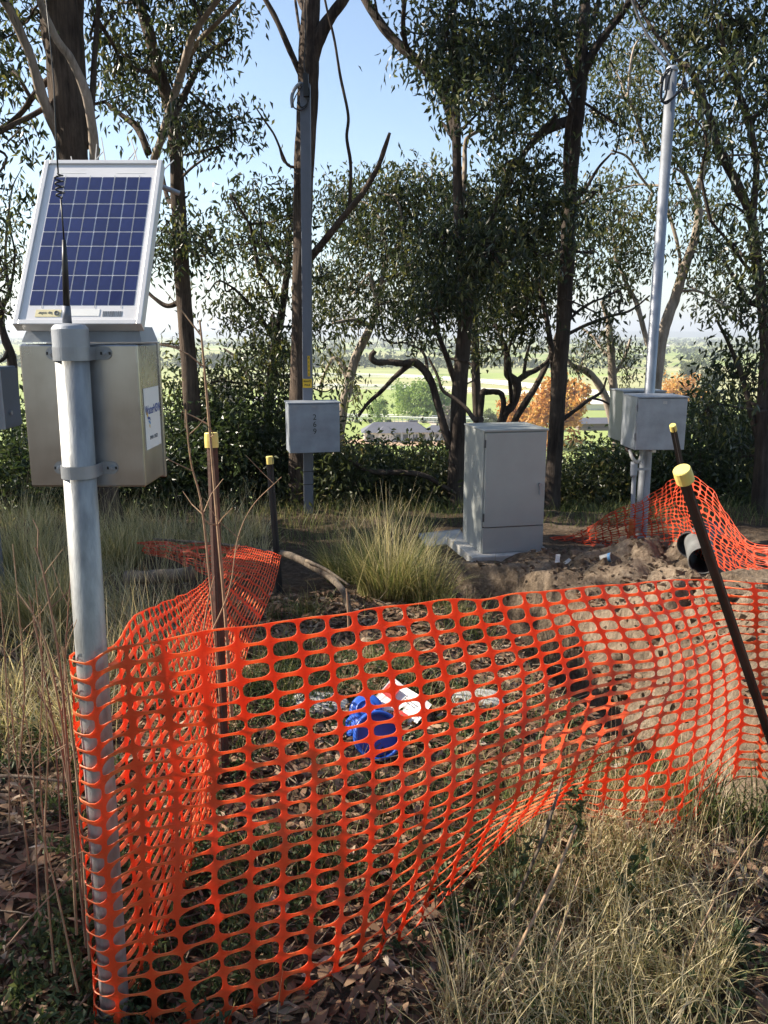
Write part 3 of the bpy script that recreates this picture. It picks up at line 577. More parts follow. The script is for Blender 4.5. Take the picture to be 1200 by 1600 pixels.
# shrubs along the top of the slope
SH = [(20, 8.7, 95, 700), (95, 9.4, 80, 615), (190, 8.8, 90, 700), (265, 9.4, 70, 596), (345, 9.0, 60, 635), (420, 9.6, 55, 612), (510, 9.2, 60, 745), (575, 9.8, 65, 742), (655, 9.6, 70, 738), (690, 10.6, 45, 715), (745, 10.5, 40, 700), (905, 10.2, 60, 715), (965, 10.4, 60, 705), (1040, 9.8, 60, 720), (1110, 9.5, 60, 625), (1175, 9.8, 60, 640), (610, 11.5, 60, 722), (930, 12.0, 50, 690)]
SW = ['left of the stainless box, at the very edge of the view', 'behind the stainless box, left of its pipe', 'under the stainless box beside the broad trunk', 'right of the stainless box behind the brown picket', 'behind the brown picket with the yellow cap', 'behind the thin black picket left of the numbered box', 'below the numbered box, right of its pole', 'below the house roof, left half', 'below the house roof, right half', 'left of the trunk beside the cabinet', 'hidden behind the cabinet', 'right of the cabinet, behind the tall dark trunk', 'between the cabinet and the steel boxes', 'behind the steel conduits on the right', 'right of the steel boxes behind the leaning picket', 'at the right edge under the dark gum', 'in front of the house, its lit top lowest', 'in front of the orange tree, its top pale']
for k, (px, D, rx, ytop) in enumerate(SH):
    top = at(px, ytop, D); b = Hs(top[0], D); hgt = max(0.8, top[2]-b); s = pxm(760, D); w_ = rx*s*1.15
    root = thing('shrub', 'dense dark green shrub '+SW[k], 'shrub', (top[0], D, b), group='shrubs along the slope edge')
    lf = MB(); st = MB(); ns = int(75+95*w_*hgt)
    u = nrm(rng.normal(0, 1, (ns, 3)))*(rng.uniform(0.1, 1, (ns, 1))**.4)
    S = u*np.array([w_*1.15, 0.8, hgt*.52])+np.array([0, 0, hgt*.5]); S[:, 2] += 0.55*hgt*vnoise(S[:, 0]*3.1+k*9, S[:, 1]*2)*np.clip(S[:, 2]/hgt, 0, 1)
    S = S[S[:, 2] > -0.1]
    for p in S[::3]:
        st.tube(cr([(p[0]*.15, p[1]*.15, -.1), (p[0]*.6, p[1]*.6, p[2]*.5), p], 3), np.linspace(.012, .003, 7), 4, cap=False)
    kk = 34; C = np.repeat(S, kk, 0)+rng.normal(0, .13, (len(S)*kk, 3))
    tb = np.clip(rng.normal(.4, .3, len(S)), 0, 1)
    leaves(lf, C, .08, .034, droop=.3, tone=np.clip(np.repeat(tb, kk)+rng.normal(0, .15, len(C)), 0, 1))
    tag(st.build('stems', M['bark_dark'], root), kind='stuff'); lf.build('foliage', M['leaf_olive' if k in (16, 17, 8, 11, 6) else 'leaf_shrub'], root)
# crooked low branch through the shrubs under the numbered box
m = MB(); lp, lr = px_line([(540,715,3.5),(575,735,4),(600,738,4.5),(625,738,4.5),(660,742,4),(690,758,3.5),(712,772,3)], 8.9); limb_mesh(m, lp-lp[0], lr, 8)
bo = m.build('branch', M['bark_dark'], smooth=True); bo.location = lp[0]; tag(bo, 'crooked bare branch lying through the shrubs right of the numbered box', 'branch')

# ------------------------------------------------------------ valley trees
def valley_tree(label, px, ybase, ytop, wpx, mat, name='valley_tree', n=2600, shape='round', ls=1.0):
    p = vpt(px, ybase); s = pxm(ybase, p[1]); h = (ybase-ytop)*s; w_ = wpx*s/2
    root = thing(name, label, 'tree', p, group='trees down in the valley')
    m = MB(); m.tube([(0, 0, -.5), (0.1, 0, h*.4), (0, .1, h*.8)], [h*.03, h*.02, h*.006], 7); m.build('trunk', M['bark_dark'], root)
    lf = MB(); nc = 46; u = nrm(rng.normal(0, 1, (nc, 3)))*(rng.uniform(.1, 1, (nc, 1))**.4)
    if shape == 'cone':
        t = rng.uniform(0, 1, nc)**.8; a = rng.uniform(0, 6.28, nc); rr = (1-t*.9)*np.sqrt(rng.uniform(.1, 1, nc))
        S = np.c_[w_*rr*np.cos(a), w_*rr*np.sin(a), h*(.1+.88*t)]
    else: S = u*np.array([w_*.95, w_*.95, h*.45])*(1+.5*rng.normal(0, .5, (nc, 1)))+np.array([0, 0, h*.52])
    k = n//nc; C = np.repeat(S, k, 0)+rng.normal(0, 1, (nc*k, 3))*np.array([w_, w_, h*.5])*.13*rng.uniform(.5, 1.5, (nc, 1)).repeat(k, 0)
    q = max(0.32, h*.045)*ls; tb = rng.uniform(.1, .9, nc)
    leaves(lf, C, q*1.5, q, droop=.1, tone=np.clip(np.repeat(tb, k)+rng.normal(0, .15, nc*k), 0, 1)); lf.build('crown', M[mat], root)
    return root
for d in [('large light green poplar standing behind the house', 655, 656, 586, 74, 'leaf_poplar'), ('light green poplar on the right shoulder of the large one', 688, 655, 608, 46, 'leaf_poplar'), ('small light green poplar on the left shoulder of the large one', 632, 640, 604, 30, 'leaf_poplar'),
          ('small round green tree left of the house chimney side', 590, 662, 617, 38, 'leaf_poplar'), ('tall orange tree directly right of the cabinet', 868, 700, 588, 92, 'leaf_orange'), ('small orange tree left of the tall one, above the cabinet', 802, 690, 618, 55, 'leaf_orange'),
          ('orange tree above the steel box on the right', 1062, 652, 584, 62, 'leaf_orange'), ('grey green tree above the right orange tree', 1078, 598, 562, 40, 'leaf_far'), ('grey green tree right of the right orange tree', 1105, 610, 575, 34, 'leaf_far'),
          ('bare greyish tree between the poplar and the dark trunk', 700, 682, 632, 32, 'leaf_grey'), ('bare grey tree left of the dense dark gum', 352, 650, 590, 60, 'leaf_grey'), ('dark green conifer beside the stable shed', 990, 690, 640, 36, 'leaf_far'), ('small green tree behind the twisted tree', 835, 672, 630, 40, 'leaf_far'), ('pale green tree on the field right of the tall pole', 1032, 596, 575, 18, 'leaf_far'), ('small dark field tree above the far rail', 680, 585, 572, 16, 'leaf_far'),
          ('olive tree below the right orange tree', 1100, 690, 618, 60, 'leaf_far'), ('low olive tree beyond the small orange one', 770, 672, 640, 34, 'leaf_far')]:
    valley_tree(*d, n=3600 if 'orange' in d[0] or 'large' in d[0] else 2200, shape='cone' if 'conifer' in d[0] else 'round')
for k in range(9):
    px = 480+k*26+rng.uniform(-8, 8); valley_tree('small green shrub in the row along the short white rail', px, 661, 655, 9, 'leaf_far', 'hedge_shrub', 300)
# woods across the far plain, read as one mass
fw = MB(); C = []; Sx = []
for k in range(3400):
    Dd = 900*(7.0**rng.uniform(0, 1)); x = rng.uniform(-.62, .62)*Dd
    band = vnoise(np.array([x/420.]), np.array([Dd/150.]), 60)[0]+0.25*vnoise(np.array([x/90.]), np.array([Dd/60.]), 62)[0]
    if band < 0.10-0.25*sst(1500, 3200, Dd): continue
    C.append((x, Dd, VALLEY)); Sx.append(rng.uniform(6, 13))
for c, s in zip(C, Sx):
    kk = 26; c = np.array(c)+np.array([0, 0, s*.5]); P = c+rng.normal(0, 1, (kk, 3))*np.array([s*.55, s*.4, s*.26])
    P[:, 2] = np.maximum(P[:, 2], VALLEY+s*.22)
    leaves(fw, P, s*.55, s*.42, droop=0, spread=1, tone=np.clip(rng.uniform(.1, .8)+rng.normal(0, .12, kk), 0, 1))
tag(fw.build('far_woods', M['leaf_far']), kind='stuff')
# buildings far across the plain
for k, (px, py, w_) in enumerate([(845, 541, 9), (1003, 556, 8), (1040, 543, 12), (620, 548, 9), (770, 545, 7), (565, 541, 8)]):
    p = vpt(px, py); s = pxm(py, p[1]); ww = w_*s/2
    fb = thing('far_building', ['tiny white building among the far woods near the dark trunk right of the cabinet', 'tiny white building far across the plain left of the steel pole', 'long tiny white building far across the plain right of the steel pole', 'tiny white building in the distance above the arched branch', 'tiny white building in the distance above the cabinet', 'tiny white building in the distance right of the numbered pole'][k], 'building', p)
    q = MB(); q.box((-ww, 0, -1), (ww, ww, ww*.4)); q.build('wall', M['wall_cream'], fb)
    q = MB(); gable(q, -ww*1.05, ww*1.05, -ww*.1, ww*1.1, ww*.41, ww*.75); q.build('roof', M['roof_white'], fb)

# ------------------------------------------------------------ haze
hz = MB(); hz.box((-8990, -60, VALLEY-3.2), (8990, 12600, 160))
hm = bpy.data.materials.new('haze'); hm.use_nodes = True; n = hm.node_tree.nodes; n.remove(n['Principled BSDF'])
vol = n.new('ShaderNodeVolumePrincipled'); vol.inputs['Color'].default_value = (0.86, 0.92, 1.0, 1); vol.inputs['Density'].default_value = 0.00020; vol.inputs['Anisotropy'].default_value = 0.2
hm.node_tree.links.new(vol.outputs[0], n['Material Output'].inputs['Volume'])
HAZE = True
if HAZE: tag(hz.build('haze', hm), kind='stuff')

# ------------------------------------------------------------ galvanised post, box, panel, antenna at the left
FONT = None
def text(body, size, mat, parent, Mx, name='lettering', bold=0.0, sx=1.0):
    cu = bpy.data.curves.new('lettering', 'FONT'); cu.body = body; cu.size = size; cu.align_x = 'CENTER'; cu.align_y = 'CENTER'; cu.extrude = 0.0002; cu.offset = bold; cu.resolution_u = 3
    t = bpy.data.objects.new('lettering', cu); col.objects.link(t)
    dg = bpy.context.evaluated_depsgraph_get(); me = bpy.data.meshes.new_from_object(t.evaluated_get(dg)); bpy.data.objects.remove(t); bpy.data.curves.remove(cu)
    me.transform(Mx @ Matrix.Diagonal((sx, 1, 1, 1))); me.materials.clear(); me.materials.append(mat)
    o = bpy.data.objects.new(name, me); col.objects.link(o); o.parent = parent; return o
FRONT = Matrix(((1,0,0,0),(0,0,-1,0),(0,1,0,0),(0,0,0,1)))       # text plane facing -Y
RIGHT = Matrix(((0,0,1,0),(1,0,0,0),(0,1,0,0),(0,0,0,1)))        # text plane facing +X, reading towards +Y
def mb_lathe(prof, sides=24):
    m = MB(); a = np.linspace(0, 2*np.pi, sides, endpoint=False); pr = np.array(prof)
    v = np.stack([pr[:, 0][:, None]*np.cos(a), pr[:, 0][:, None]*np.sin(a), pr[:, 1][:, None]+a*0], -1).reshape(-1, 3)
    i = np.arange(len(pr)-1)[:, None]*sides; j = np.arange(sides)[None]; j2 = (j+1) % sides
    m.add(v, np.stack([i+j, i+j2, i+sides+j2, i+sides+j], -1).reshape(-1, 4)); return m
p_top = at(110, 522, 1.72); p_bot = at(184, 1640, 1.72); ax = p_top-p_bot
post = thing('galvanised_post', 'round galvanised steel post wrapped in orange mesh, carrying the stainless box', 'post', p_bot)
PR = 0.0335
m = MB(); m.tube([np.array([0, 0, -.35])-0*ax, ax*0.0, ax*.5, ax], PR, 32); m.build('tube', M['galv'], post, smooth=True)
pc = mb_lathe([(PR+.001, -.026), (PR+.003, -.026), (PR+.003, .010), (PR*.98, .016), (PR*.86, .019), (PR*.3, .021), (0.0, .0212)], 48); cp = pc.build('cap', M['galv_dull'], post, smooth=False); cp.location = Vector(ax)
m = MB(); k_ = np.linspace(0, 2*np.pi, 25); b0 = ax*0.075
m.tube(np.c_[(PR+.006)*np.cos(k_)+b0[0], (PR+.006)*np.sin(k_)+b0[1], b0[2]+.006*np.sin(k_)], .003, 6); m.build('tie_wire', M['black'], post)
def post_at(z):
    t = (z-p_bot[2])/ax[2]; return p_bot+ax*t
# antenna
ab = at(105, 503, 1.72); ant = thing('whip_antenna', 'thin black whip antenna with a coiled spring on the capped post', 'antenna', ab)
q = [at(x, y, 1.72)-ab for x, y in ((105, 505), (104, 478), (100, 375), (99, 372), (95, 310))]
m = MB(); m.tube([q[0], q[1]], [.0095, .0078], 16); m.build('ferrule', M['pole_grey'], ant, smooth=True)
m = MB(); m.tube([q[1], q[1]*.35+q[2]*.65, q[2]], [.0068, .0058, .0036], 16); m.build('base_load', M['black'], ant, smooth=True)
w = [at(x, y, 1.72)-ab for x, y in ((91, 270), (88, 230), (84, 130), (78, 60), (70, -15))]
m = MB(); m.tube(np.vstack([[q[2]], [q[4]]]), .0016, 8); m.tube(w, [.0016, .0015, .0013, .001, .0008], 8)
m.build('whip', M['black'], ant, smooth=True)
tt = np.linspace(0, 1, 90); a = tt*2*np.pi*4.5; C = q[4][None]*(1-tt[:, None])+w[0][None]*tt[:, None]; rad = .0078*np.clip(np.minimum(tt, 1-tt)*12, 0, 1)
m = MB(); m.tube(C+np.c_[rad*np.cos(a), rad*np.sin(a), a*0], .0016, 7); m.build('coil', M['black'], ant, smooth=True)
# stainless box
bx0, bx1 = at(30, 560, 1.76)[0], at(215, 560, 1.76)[0]; bz1 = at(100, 538, 1.76)[2]; bz0 = at(100, 761, 1.76)[2]; by0, by1 = 1.762, 1.915
W_, H_, Dp = bx1-bx0, bz1-bz0, by1-by0
sbox = thing('equipment_box', 'brushed stainless steel box clamped to the galvanised post under the solar panel', 'metal box', (bx0, by0, bz0))
m = MB(); m.box((0, 0, 0), (W_, Dp, H_)); m.build('body', M['steel'], sbox, bevel=.004)
m = MB(); m.box((-.004, Dp, -.004), (W_+.004, Dp+.012, H_+.004)); m.build('door', M['steel'], sbox, bevel=.002)
y0, y1 = .012, Dp-.024; zz1 = at(232, 606, by0+.06)[2]-bz0; zz0 = at(232, 700, by0+.06)[2]-bz0
m = MB(); m.box((W_+.0004, y0+.01, zz0), (W_+.0012, y1+.012, zz1)); stk = m.build('sticker', M['white'], sbox)
yc, zc = (y0+y1)/2+.011, (zz0+zz1)/2
text('WaterNSW', .0275, M['blue_ink'], stk, Matrix.Translation((W_+.0016, yc+.004, zc+.018))@RIGHT, bold=.0002, sx=.9)
def poly_yz(pts, mat, nm):
    mm = MB(); mm.add([(W_+.0016, y, z) for y, z in pts], [tuple(range(len(pts)))]); mm.build(nm, mat, stk)
poly_yz([(yc-.047, zc+.028), (yc-.043, zc+.015), (yc-.036, zc+.006), (yc-.040, zc+.002), (yc-.049, zc+.012)], M['label_yellow'], 'logo_mark')
poly_yz([(yc-.044, zc+.003), (yc-.034, zc+.005), (yc-.022, zc+.002), (yc-.018, zc-.006), (yc-.026, zc-.002), (yc-.036, zc-.002)], M['blue_ink'], 'logo_mark')
poly_yz([(yc-.038, zc-.004), (yc-.027, zc-.004), (yc-.019, zc-.009), (yc-.022, zc-.014), (yc-.030, zc-.010)], M['light_blue_ink'], 'logo_mark')
poly_yz([(yc-.031, zc-.012), (yc-.024, zc-.015), (yc-.026, zc-.022), (yc-.030, zc-.018)], M['label_yellow'], 'logo_mark')
text('RWA 31872', .012, M['stain_dark'], stk, Matrix.Translation((W_+.0016, yc, zc-.043))@RIGHT)
for zrow in (552, 731):
    zc_ = at(100, zrow, 1.76)[2]-bz0; pcx = post_at(zc_+bz0)-np.array([bx0, by0, bz0]); hh = .0135
    cl = MB(); a = np.linspace(math.pi, 2*math.pi, 21)
    ro, ri = PR+.0035, PR+.0008
    yoff = -.004
    arc_o = np.c_[pcx[0]+ro*np.cos(a), pcx[1]+ro*np.sin(a)]; arc_i = np.c_[pcx[0]+ri*np.cos(a), pcx[1]+ri*np.sin(a)]
    n_ = len(a); v = np.vstack([np.c_[arc_o, np.full(n_, zc_-hh)], np.c_[arc_o, np.full(n_, zc_+hh)], np.c_[arc_i, np.full(n_, zc_-hh)], np.c_[arc_i, np.full(n_, zc_+hh)]])
    i = np.arange(n_-1)
    cl.add(v, np.vstack([np.c_[i, i+1, i+1+n_, i+n_], np.c_[i+2*n_+1, i+2*n_, i+3*n_, i+3*n_+1], np.c_[i+n_, i+1+n_, i+1+3*n_, i+3*n_], np.c_[i+1, i, i+2*n_, i+2*n_+1]]))
    for s in (-1, 1):                                # straps back to the flat tabs, tabs with rounded ends
        x0 = pcx[0]+s*ro; 
        cl.box((min(x0, x0-s*.0027), pcx[1], zc_-hh), (max(x0, x0-s*.0027), -.0035, zc_+hh))
        e = np.linspace(-math.pi/2, math.pi/2, 9); xe = pcx[0]+s*(PR+.022)
        out = [(x0-s*.0027, zc_-hh)]+[(xe+s*hh*math.cos(t), zc_+hh*math.sin(t)) for t in e]+[(x0-s*.0027, zc_+hh)]
        if s < 0: out = out[::-1]
        k = len(out); vf = [(x, -.0035, z) for x, z in out]+[(x, -.0006, z) for x, z in out]
        cl.add(vf, [tuple(range(k))]); cl.add(vf, [tuple(range(2*k-1, k-1, -1))]); cl.add(vf, [((i+1) % k, i, i+k, (i+1) % k+k) for i in range(k)])
    clo = cl.build('pipe_clamp', M['galv_bright'], sbox)
    for s in (-1, 1):
        bm_ = mb_lathe([(0, 0), (.0075, 0), (.0075, .0015), (.0055, .0016), (.0055, .006), (.003, .0062), (.003, .011), (0, .0112)], 6)
        bo_ = bm_.build('bolt', M['galv_dull'], clo); bo_.location = (pcx[0]+s*(PR+.023), -.0036, zc_); bo_.rotation_euler = (math.pi/2, .4*s, 0)
        sl = MB(); sl.box((pcx[0]+s*(PR+.023)-.011, -.0042, zc_-.003), (pcx[0]+s*(PR+.023)+.011, -.00355, zc_+.003)); sl.build('slot', M['black'], clo)
# solar panel
TL, TR, BR_, BL = at(64, 249, 2.0), at(250, 250, 2.0), at(219, 506, 1.752), at(20, 506, 1.752)
ex = nrm(np.array(TR-TL)); ex[2] = 0; ex = nrm(ex); pw = (np.linalg.norm(TR-TL)+np.linalg.norm(BR_-BL))/2
cen_b = (BL+BR_)/2; cen_t = (TL+TR)/2; ey = cen_t-cen_b; ey -= ex*(ey@ex); ph = np.linalg.norm(ey); ey = ey/ph; ez = np.cross(ex, ey)
Mp = Matrix.Identity(4)
for r in range(3): Mp[r][0], Mp[r][1], Mp[r][2], Mp[r][3] = ex[r], ey[r], ez[r], (cen_b-ex*pw/2)[r]
sp = thing('solar_panel', 'small tilted solar panel with dark blue cells and a pale frame above the stainless box', 'solar panel', M=Mp)
m = MB(); m.box((.006, .006, -.008), (pw-.006, ph-.006, -.004)); m.build('backsheet', M['panel_white'], sp)
fw_ = .011
for lo, hi in (((0, 0), (fw_, ph)), ((pw-fw_, 0), (pw, ph)), ((fw_, 0), (pw-fw_, fw_)), ((fw_, ph-fw_), (pw-fw_, ph))):
    m = MB(); m.box((lo[0], lo[1], -.026), (hi[0], hi[1], 0)); m.build('frame_rail', M['panel_frame'], sp, bevel=.0012)
gx0, gx1, gy0, gy1 = .095*pw, .925*pw, .108*ph, .895*ph
cw, chh = (gx1-gx0)/8, (gy1-gy0)/9; first = None
for r in range(9):
    for c in range(8):
        if first is None:
            m = MB(); m.box((0, 0, -.0042), (cw-.0026, chh-.0026, -.0034)); o = m.build('cell', M['cell'], sp); first = o
        else: o = copy_of(first, sp)
        o.location = (gx0+c*cw+.0013, gy0+r*chh+.0013, 0)
for c in range(1, 8, 2):
    m = MB(); m.box((gx0+c*cw-.0004, gy0-.006, -.0033), (gx0+c*cw+.0005, gy1+.003, -.0030)); m.build('busbar', M['galv_bright'], sp)
m = MB(); m.box((.115*pw+.012, .045*ph, -.0039), (.36*pw, .085*ph, -.0032)); lb = m.build('maker_sticker', M['sticker_cream'], sp)
text('bp solar', .009, M['stain_dark'], lb, Matrix.Translation((.235*pw, .065*ph, -.0028))@Matrix.Rotation(math.pi, 4, 'Z'))
m = MB(); a = np.linspace(0, 2*np.pi, 17); m.tube(np.c_[.325*pw+.0042*np.cos(a), .065*ph+.0042*np.sin(a), a*0-.0028], .0016, 5); m.build('logo_mark', M['stain_dark'], lb)
m = MB(); m.box((.43*pw, .050*ph, -.0039), (.66*pw, .088*ph, -.0032)); m.build('paper_sticker', M['white'], sp)
m = MB(); xx = .685*pw
while xx < .835*pw:
    ww = rng.choice([.0006, .0011, .0018]); m.box((xx, .047*ph, -.0039), (xx+ww, .077*ph, -.0034)); xx += ww+rng.choice([.0008, .0014])
m.build('barcode', M['stain_dark'], sp)
m = MB(); m.box((.62*pw, .9*ph+.008, -.0039), (.86*pw, .9*ph+.0095, -.0036)); m.box((.15*pw, .9*ph+.008, -.0039), (.36*pw, .9*ph+.0095, -.0036)); m.build('label_strip', M['white'], sp)
for k in range(11):
    x = pw*(.02+.095*k+rng.uniform(-.02, .02)); a_ = rng.uniform(-.5, .35); l_ = rng.uniform(.05, .11)
    m = MB(); m.tube([(x, ph-.012, -.03), (x+a_*l_, ph+l_, -.03-rng.uniform(0, .05))], [.0021, .0012], 5); m.build('bird_spike', M['white_dirty'], sp)
m = MB(); m.tube([(pw-.03, ph-.03, -.04), (pw+.024, ph-.028, -.075)], .006, 8); m.build('strut', M['galv_bright'], sp)
inv = Mp.inverted()
def to_panel(pts): return [tuple(inv@Vector([float(c) for c in p])) for p in pts]
zb = bz1+.0045; zt = bz1+.036
for x0, x1 in ((bx0+.008, bx0+.092), (bx0+.142, bx1+.002)):
    pts = to_panel([(x0-.006, by0+.012, zb), (x1+.004, by0+.012, zb), (x1+.004, by1-.01, zb), (x0-.006, by1-.01, zb), (x0+.006, by0+.022, zt), (x1-.002, by0+.022, zt), (x1-.002, by1-.03, zt), (x0+.006, by1-.03, zt)])
    m = MB(); m.add(pts, [(0,3,2,1),(4,5,6,7),(0,1,5,4),(1,2,6,5),(2,3,7,6),(3,0,4,7)]); m.build('mounting_bracket', M['galv_dull'], sp)
# dark cabinet at the far left edge
lc = at(5, 620, 4.6); z1, z0 = at(5, 574, 4.6)[2], at(5, 672, 4.6)[2]
lb_ = thing('wall_box', 'dark grey metal box on a post at the far left edge, its lit near face painted paler', 'metal box', (lc[0], lc[1], z0), R(2))
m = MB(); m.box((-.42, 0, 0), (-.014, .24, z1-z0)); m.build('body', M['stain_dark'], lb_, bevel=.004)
m = MB(); m.box((-.42, -.022, .004), (0, -.001, z1-z0-.004)); m.build('door', M['box_grey'], lb_, bevel=.003)  # paler grey than the body paints in the light on this face
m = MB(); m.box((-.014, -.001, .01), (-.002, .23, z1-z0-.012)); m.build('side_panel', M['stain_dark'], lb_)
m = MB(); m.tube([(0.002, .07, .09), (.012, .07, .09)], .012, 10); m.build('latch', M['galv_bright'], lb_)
zg = Hs(lc[0]-.2, 4.8)-z0
m = MB(); m.tube([(-.22, .2, zg-.2), (-.22, .2, -.001)], .04, 12); m.build('post', M['pole_grey'], lb_, smooth=True)

# ------------------------------------------------------------ numbered box on the grey square pole
pD = 8.2; pb = at(483, 850, pD); pt = at(477, 132, pD); gz = Hs(pb[0], pD)
pole = thing('square_pole', 'grey square steel pole carrying the numbered box, a tall trunk behind it', 'pole', (pb[0], pD, gz))
hw = .046; lean = (pt[0]-pb[0])
m = MB(); hh = pt[2]-gz
m.add([(-hw,-hw,-.3),(hw,-hw,-.3),(hw,hw,-.3),(-hw,hw,-.3),(-hw+lean,-hw,hh),(hw+lean,-hw,hh),(hw+lean,hw,hh),(-hw+lean,hw,hh)], [(0,3,2,1),(4,5,6,7),(0,1,5,4),(1,2,6,5),(2,3,7,6),(3,0,4,7)]); m.build('shaft', M['pole_grey'], pole, bevel=.005)
def pz(y): return at(483, y, pD-hw)[2]-gz
def pxx(z): return lean*(z+.3)/(hh+.3)
z_a, z_b = pz(606), pz(592); xo = pxx(z_a)
m = MB(); m.box((xo-hw+.001, -hw-.003, z_a), (xo+hw-.001, -hw-.0005, z_b)); s1 = m.build('warning_label', M['label_yellow'], pole)
text('PRIVATE', .023, M['black'], s1, Matrix.Translation((xo, -hw-.0036, z_a+.062))@FRONT, bold=.0008, sx=.86); text('POLE', .024, M['black'], s1, Matrix.Translation((xo, -hw-.0036, z_a+.026))@FRONT, bold=.0008)
z_a, z_b = pz(588), pz(556)
m = MB(); m.box((xo+.006, -hw-.003, z_a), (xo+.03, -hw-.0005, z_b)); s2 = m.build('number_label', M['label_yellow'], pole)
for k, chx in enumerate('A1365'):
    text(chx, .03, M['black'], s2, Matrix.Translation((xo+.018, -hw-.0036, z_b-.022-k*.039))@FRONT)
for yy in (737, 757):
    z = pz(yy); m = MB(); x = pxx(z); e = hw+.003
    m.tube([(x-e,-e,z),(x+e,-e,z+.003),(x+e,e,z),(x-e,e,z),(x-e,-e,z)], .004, 5); m.build('wire_band', M['black'], pole)
def pp(x, y, D=pD): return at(x, y, D)-np.array([pb[0], pD, gz])
m = MB(); m.tube(cr([pp(474, 132), pp(468, 131, pD-.05), pp(460, 140, pD-.05), pp(456, 152, pD-.05), pp(457, 168, pD-.05)], 8), .016, 10); m.build('conduit_bend', M['conduit'], pole, smooth=True)
for pts in ([(472,134),(462,150),(458,166),(470,172),(480,164),(480,148)], [(476,130),(483,140),(482,158),(472,168),(464,160)], [(474,132),(478,118),(475,100),(477,60),(476,-20)]):
    m = MB(); m.tube(cr([pp(x, y, pD-.07) for x, y in pts], 8), .006, 6); m.build('cable', M['black'], pole, smooth=True)
m = MB(); m.box(pp(474, 150, pD-.09), pp(482, 116, pD-.055)); m.build('cable_clamp', M['black'], pole)
by = 7.83; bl, br = at(452, 670, by), at(530, 670, by); zt_, zb_ = at(490, 632, by)[2], at(490, 709, by)[2]
nb = thing('meter_box', 'square grey steel box marked 269 on the square pole', 'metal box', (bl[0], by, zb_), R(13))
bw = np.linalg.norm(br-bl)*1.03; bh = zt_-zb_
m = MB(); m.box((0, .02, 0), (bw, .30, bh)); m.build('body', M['box_grey'], nb, bevel=.004)
m = MB(); m.box((.003, 0, .003), (bw-.002, .0185, bh-.003)); m.build('door', M['box_grey'], nb, bevel=.003)
m = MB(); m.box((-.01, -.004, bh+.001), (bw+.012, .31, bh+.014)); m.build('lid', M['box_grey'], nb, bevel=.002)
for x in (.04, .22, bw-.05):
    m = MB(); m.box((x, -.006, bh-.035), (x+.035, -.001, bh-.02)); m.build('rivet_plate', M['galv_bright'], nb)
for k, chx in enumerate('269'):
    text(chx, .075, M['black'], nb, Matrix.Translation((bw*.5, -.0025, bh*.73-k*.068))@FRONT)
m = MB(); m.box((bw*.42, .3, .05), (bw*.58, .335, bh-.05)); m.build('mount_plate', M['pole_grey'], nb)

# ------------------------------------------------------------ steel boxes and round pole at the right
rD = 6.7; rb = at(998, 850, rD); rt = at(1050, 108, rD); gz = Hs(rb[0], rD)
rp = thing('round_pole', 'tall round galvanised pole rising through the steel boxes on the right', 'pole', (rb[0], rD, gz))
def rq(x, y, D=rD): return at(x, y, D)-np.array([rb[0], rD, gz])
top = rq(1050, 108); base = np.array([0, 0, -.3])
m = MB(); m.tube([base, rq(998, 850), top], .041, 24); m.build('shaft', M['galv_bright'], rp, smooth=True)
m = mb_lathe([(.042, -.02), (.044, -.02), (.044, .004), (.03, .02), (0, .026)]); o = m.build('cap', M['galv_dull'], rp, smooth=True); o.location = Vector(top)
for pts in ([(1048,106),(1040,112),(1034,130),(1032,150),(1040,162),(1055,150),(1066,140),(1072,126)], [(1050,108),(1044,130),(1040,150),(1036,160),(1052,152),(1064,136),(1068,128)], [(1046,110),(1036,126),(1033,160)]):
    m = MB(); m.tube(cr([rq(x, y, rD-.09) for x, y in pts], 8), .007, 6); m.build('cable', M['black'], rp, smooth=True)
for x, y in ((1069, 126), (1072, 134), (1034, 124)):
    m = MB(); m.tube([rq(x, y-5, rD-.09), rq(x-1, y+5, rD-.09)], [.012, .018], 8); m.build('connector', M['black'], rp)
m = MB(); m.box(rq(1038, 140, rD-.07), rq(1046, 118, rD-.045)); m.build('bracket', M['conduit'], rp)
m = MB(); m.tube(cr([rq(1050, 106), rq(1035, 85, rD+.3), rq(1012, 55, rD+.8), rq(990, 8, rD+1.4), rq(970, -60, rD+2.2)], 8), .012, 7); m.build('service_cable', M['black'], rp, smooth=True)
fy = 6.3; a0, a1 = at(995, 660, fy), at(1074, 660, fy); z1, z0 = at(1030, 622, fy)[2], at(1030, 704, fy)[2]
fb = thing('steel_box', 'large galvanised box on the front of the tall round pole', 'metal box', (a0[0], fy, z0), R(2))
w_, h_ = a1[0]-a0[0], z1-z0
m = MB(); m.box((0, .02, 0), (w_, .36, h_)); m.build('body', M['galv_dull'], fb, bevel=.004)
m = MB(); m.box((.004, 0, .004), (w_-.004, .0185, h_-.004)); m.build('door', M['galv_dull'], fb, bevel=.003)
m = MB(); m.box((-.004, -.006, h_+.001), (w_+.006, .36, h_+.010)); m.build('lid', M['galv_dull'], fb, bevel=.002)
m = MB(); m.box((w_*.5, -.002, h_-.045), (w_*.58, -.0005, h_-.022)); m.build('sticker', M['white_dirty'], fb)
for z in (.08, h_-.1):
    m = MB(); m.tube([(-.004, .014, z), (-.004, .014, z+.05)], .006, 8); m.build('hinge', M['galv_bright'], fb)
m = MB(); m.box((w_*.45, .1, -.03), (w_*.52, .16, -.001)); m.build('gland', M['white'], fb)
ry = 6.82; a0, a1 = at(972, 650, ry), at(1040, 650, ry); z1, z0 = at(968, 613, ry)[2], at(968, 690, ry)[2]
rbx = thing('steel_box', 'second galvanised box on the back of the tall round pole, its left side lit', 'metal box', (a0[0], ry, z0), R(4))
w_, h_ = a1[0]-a0[0], z1-z0
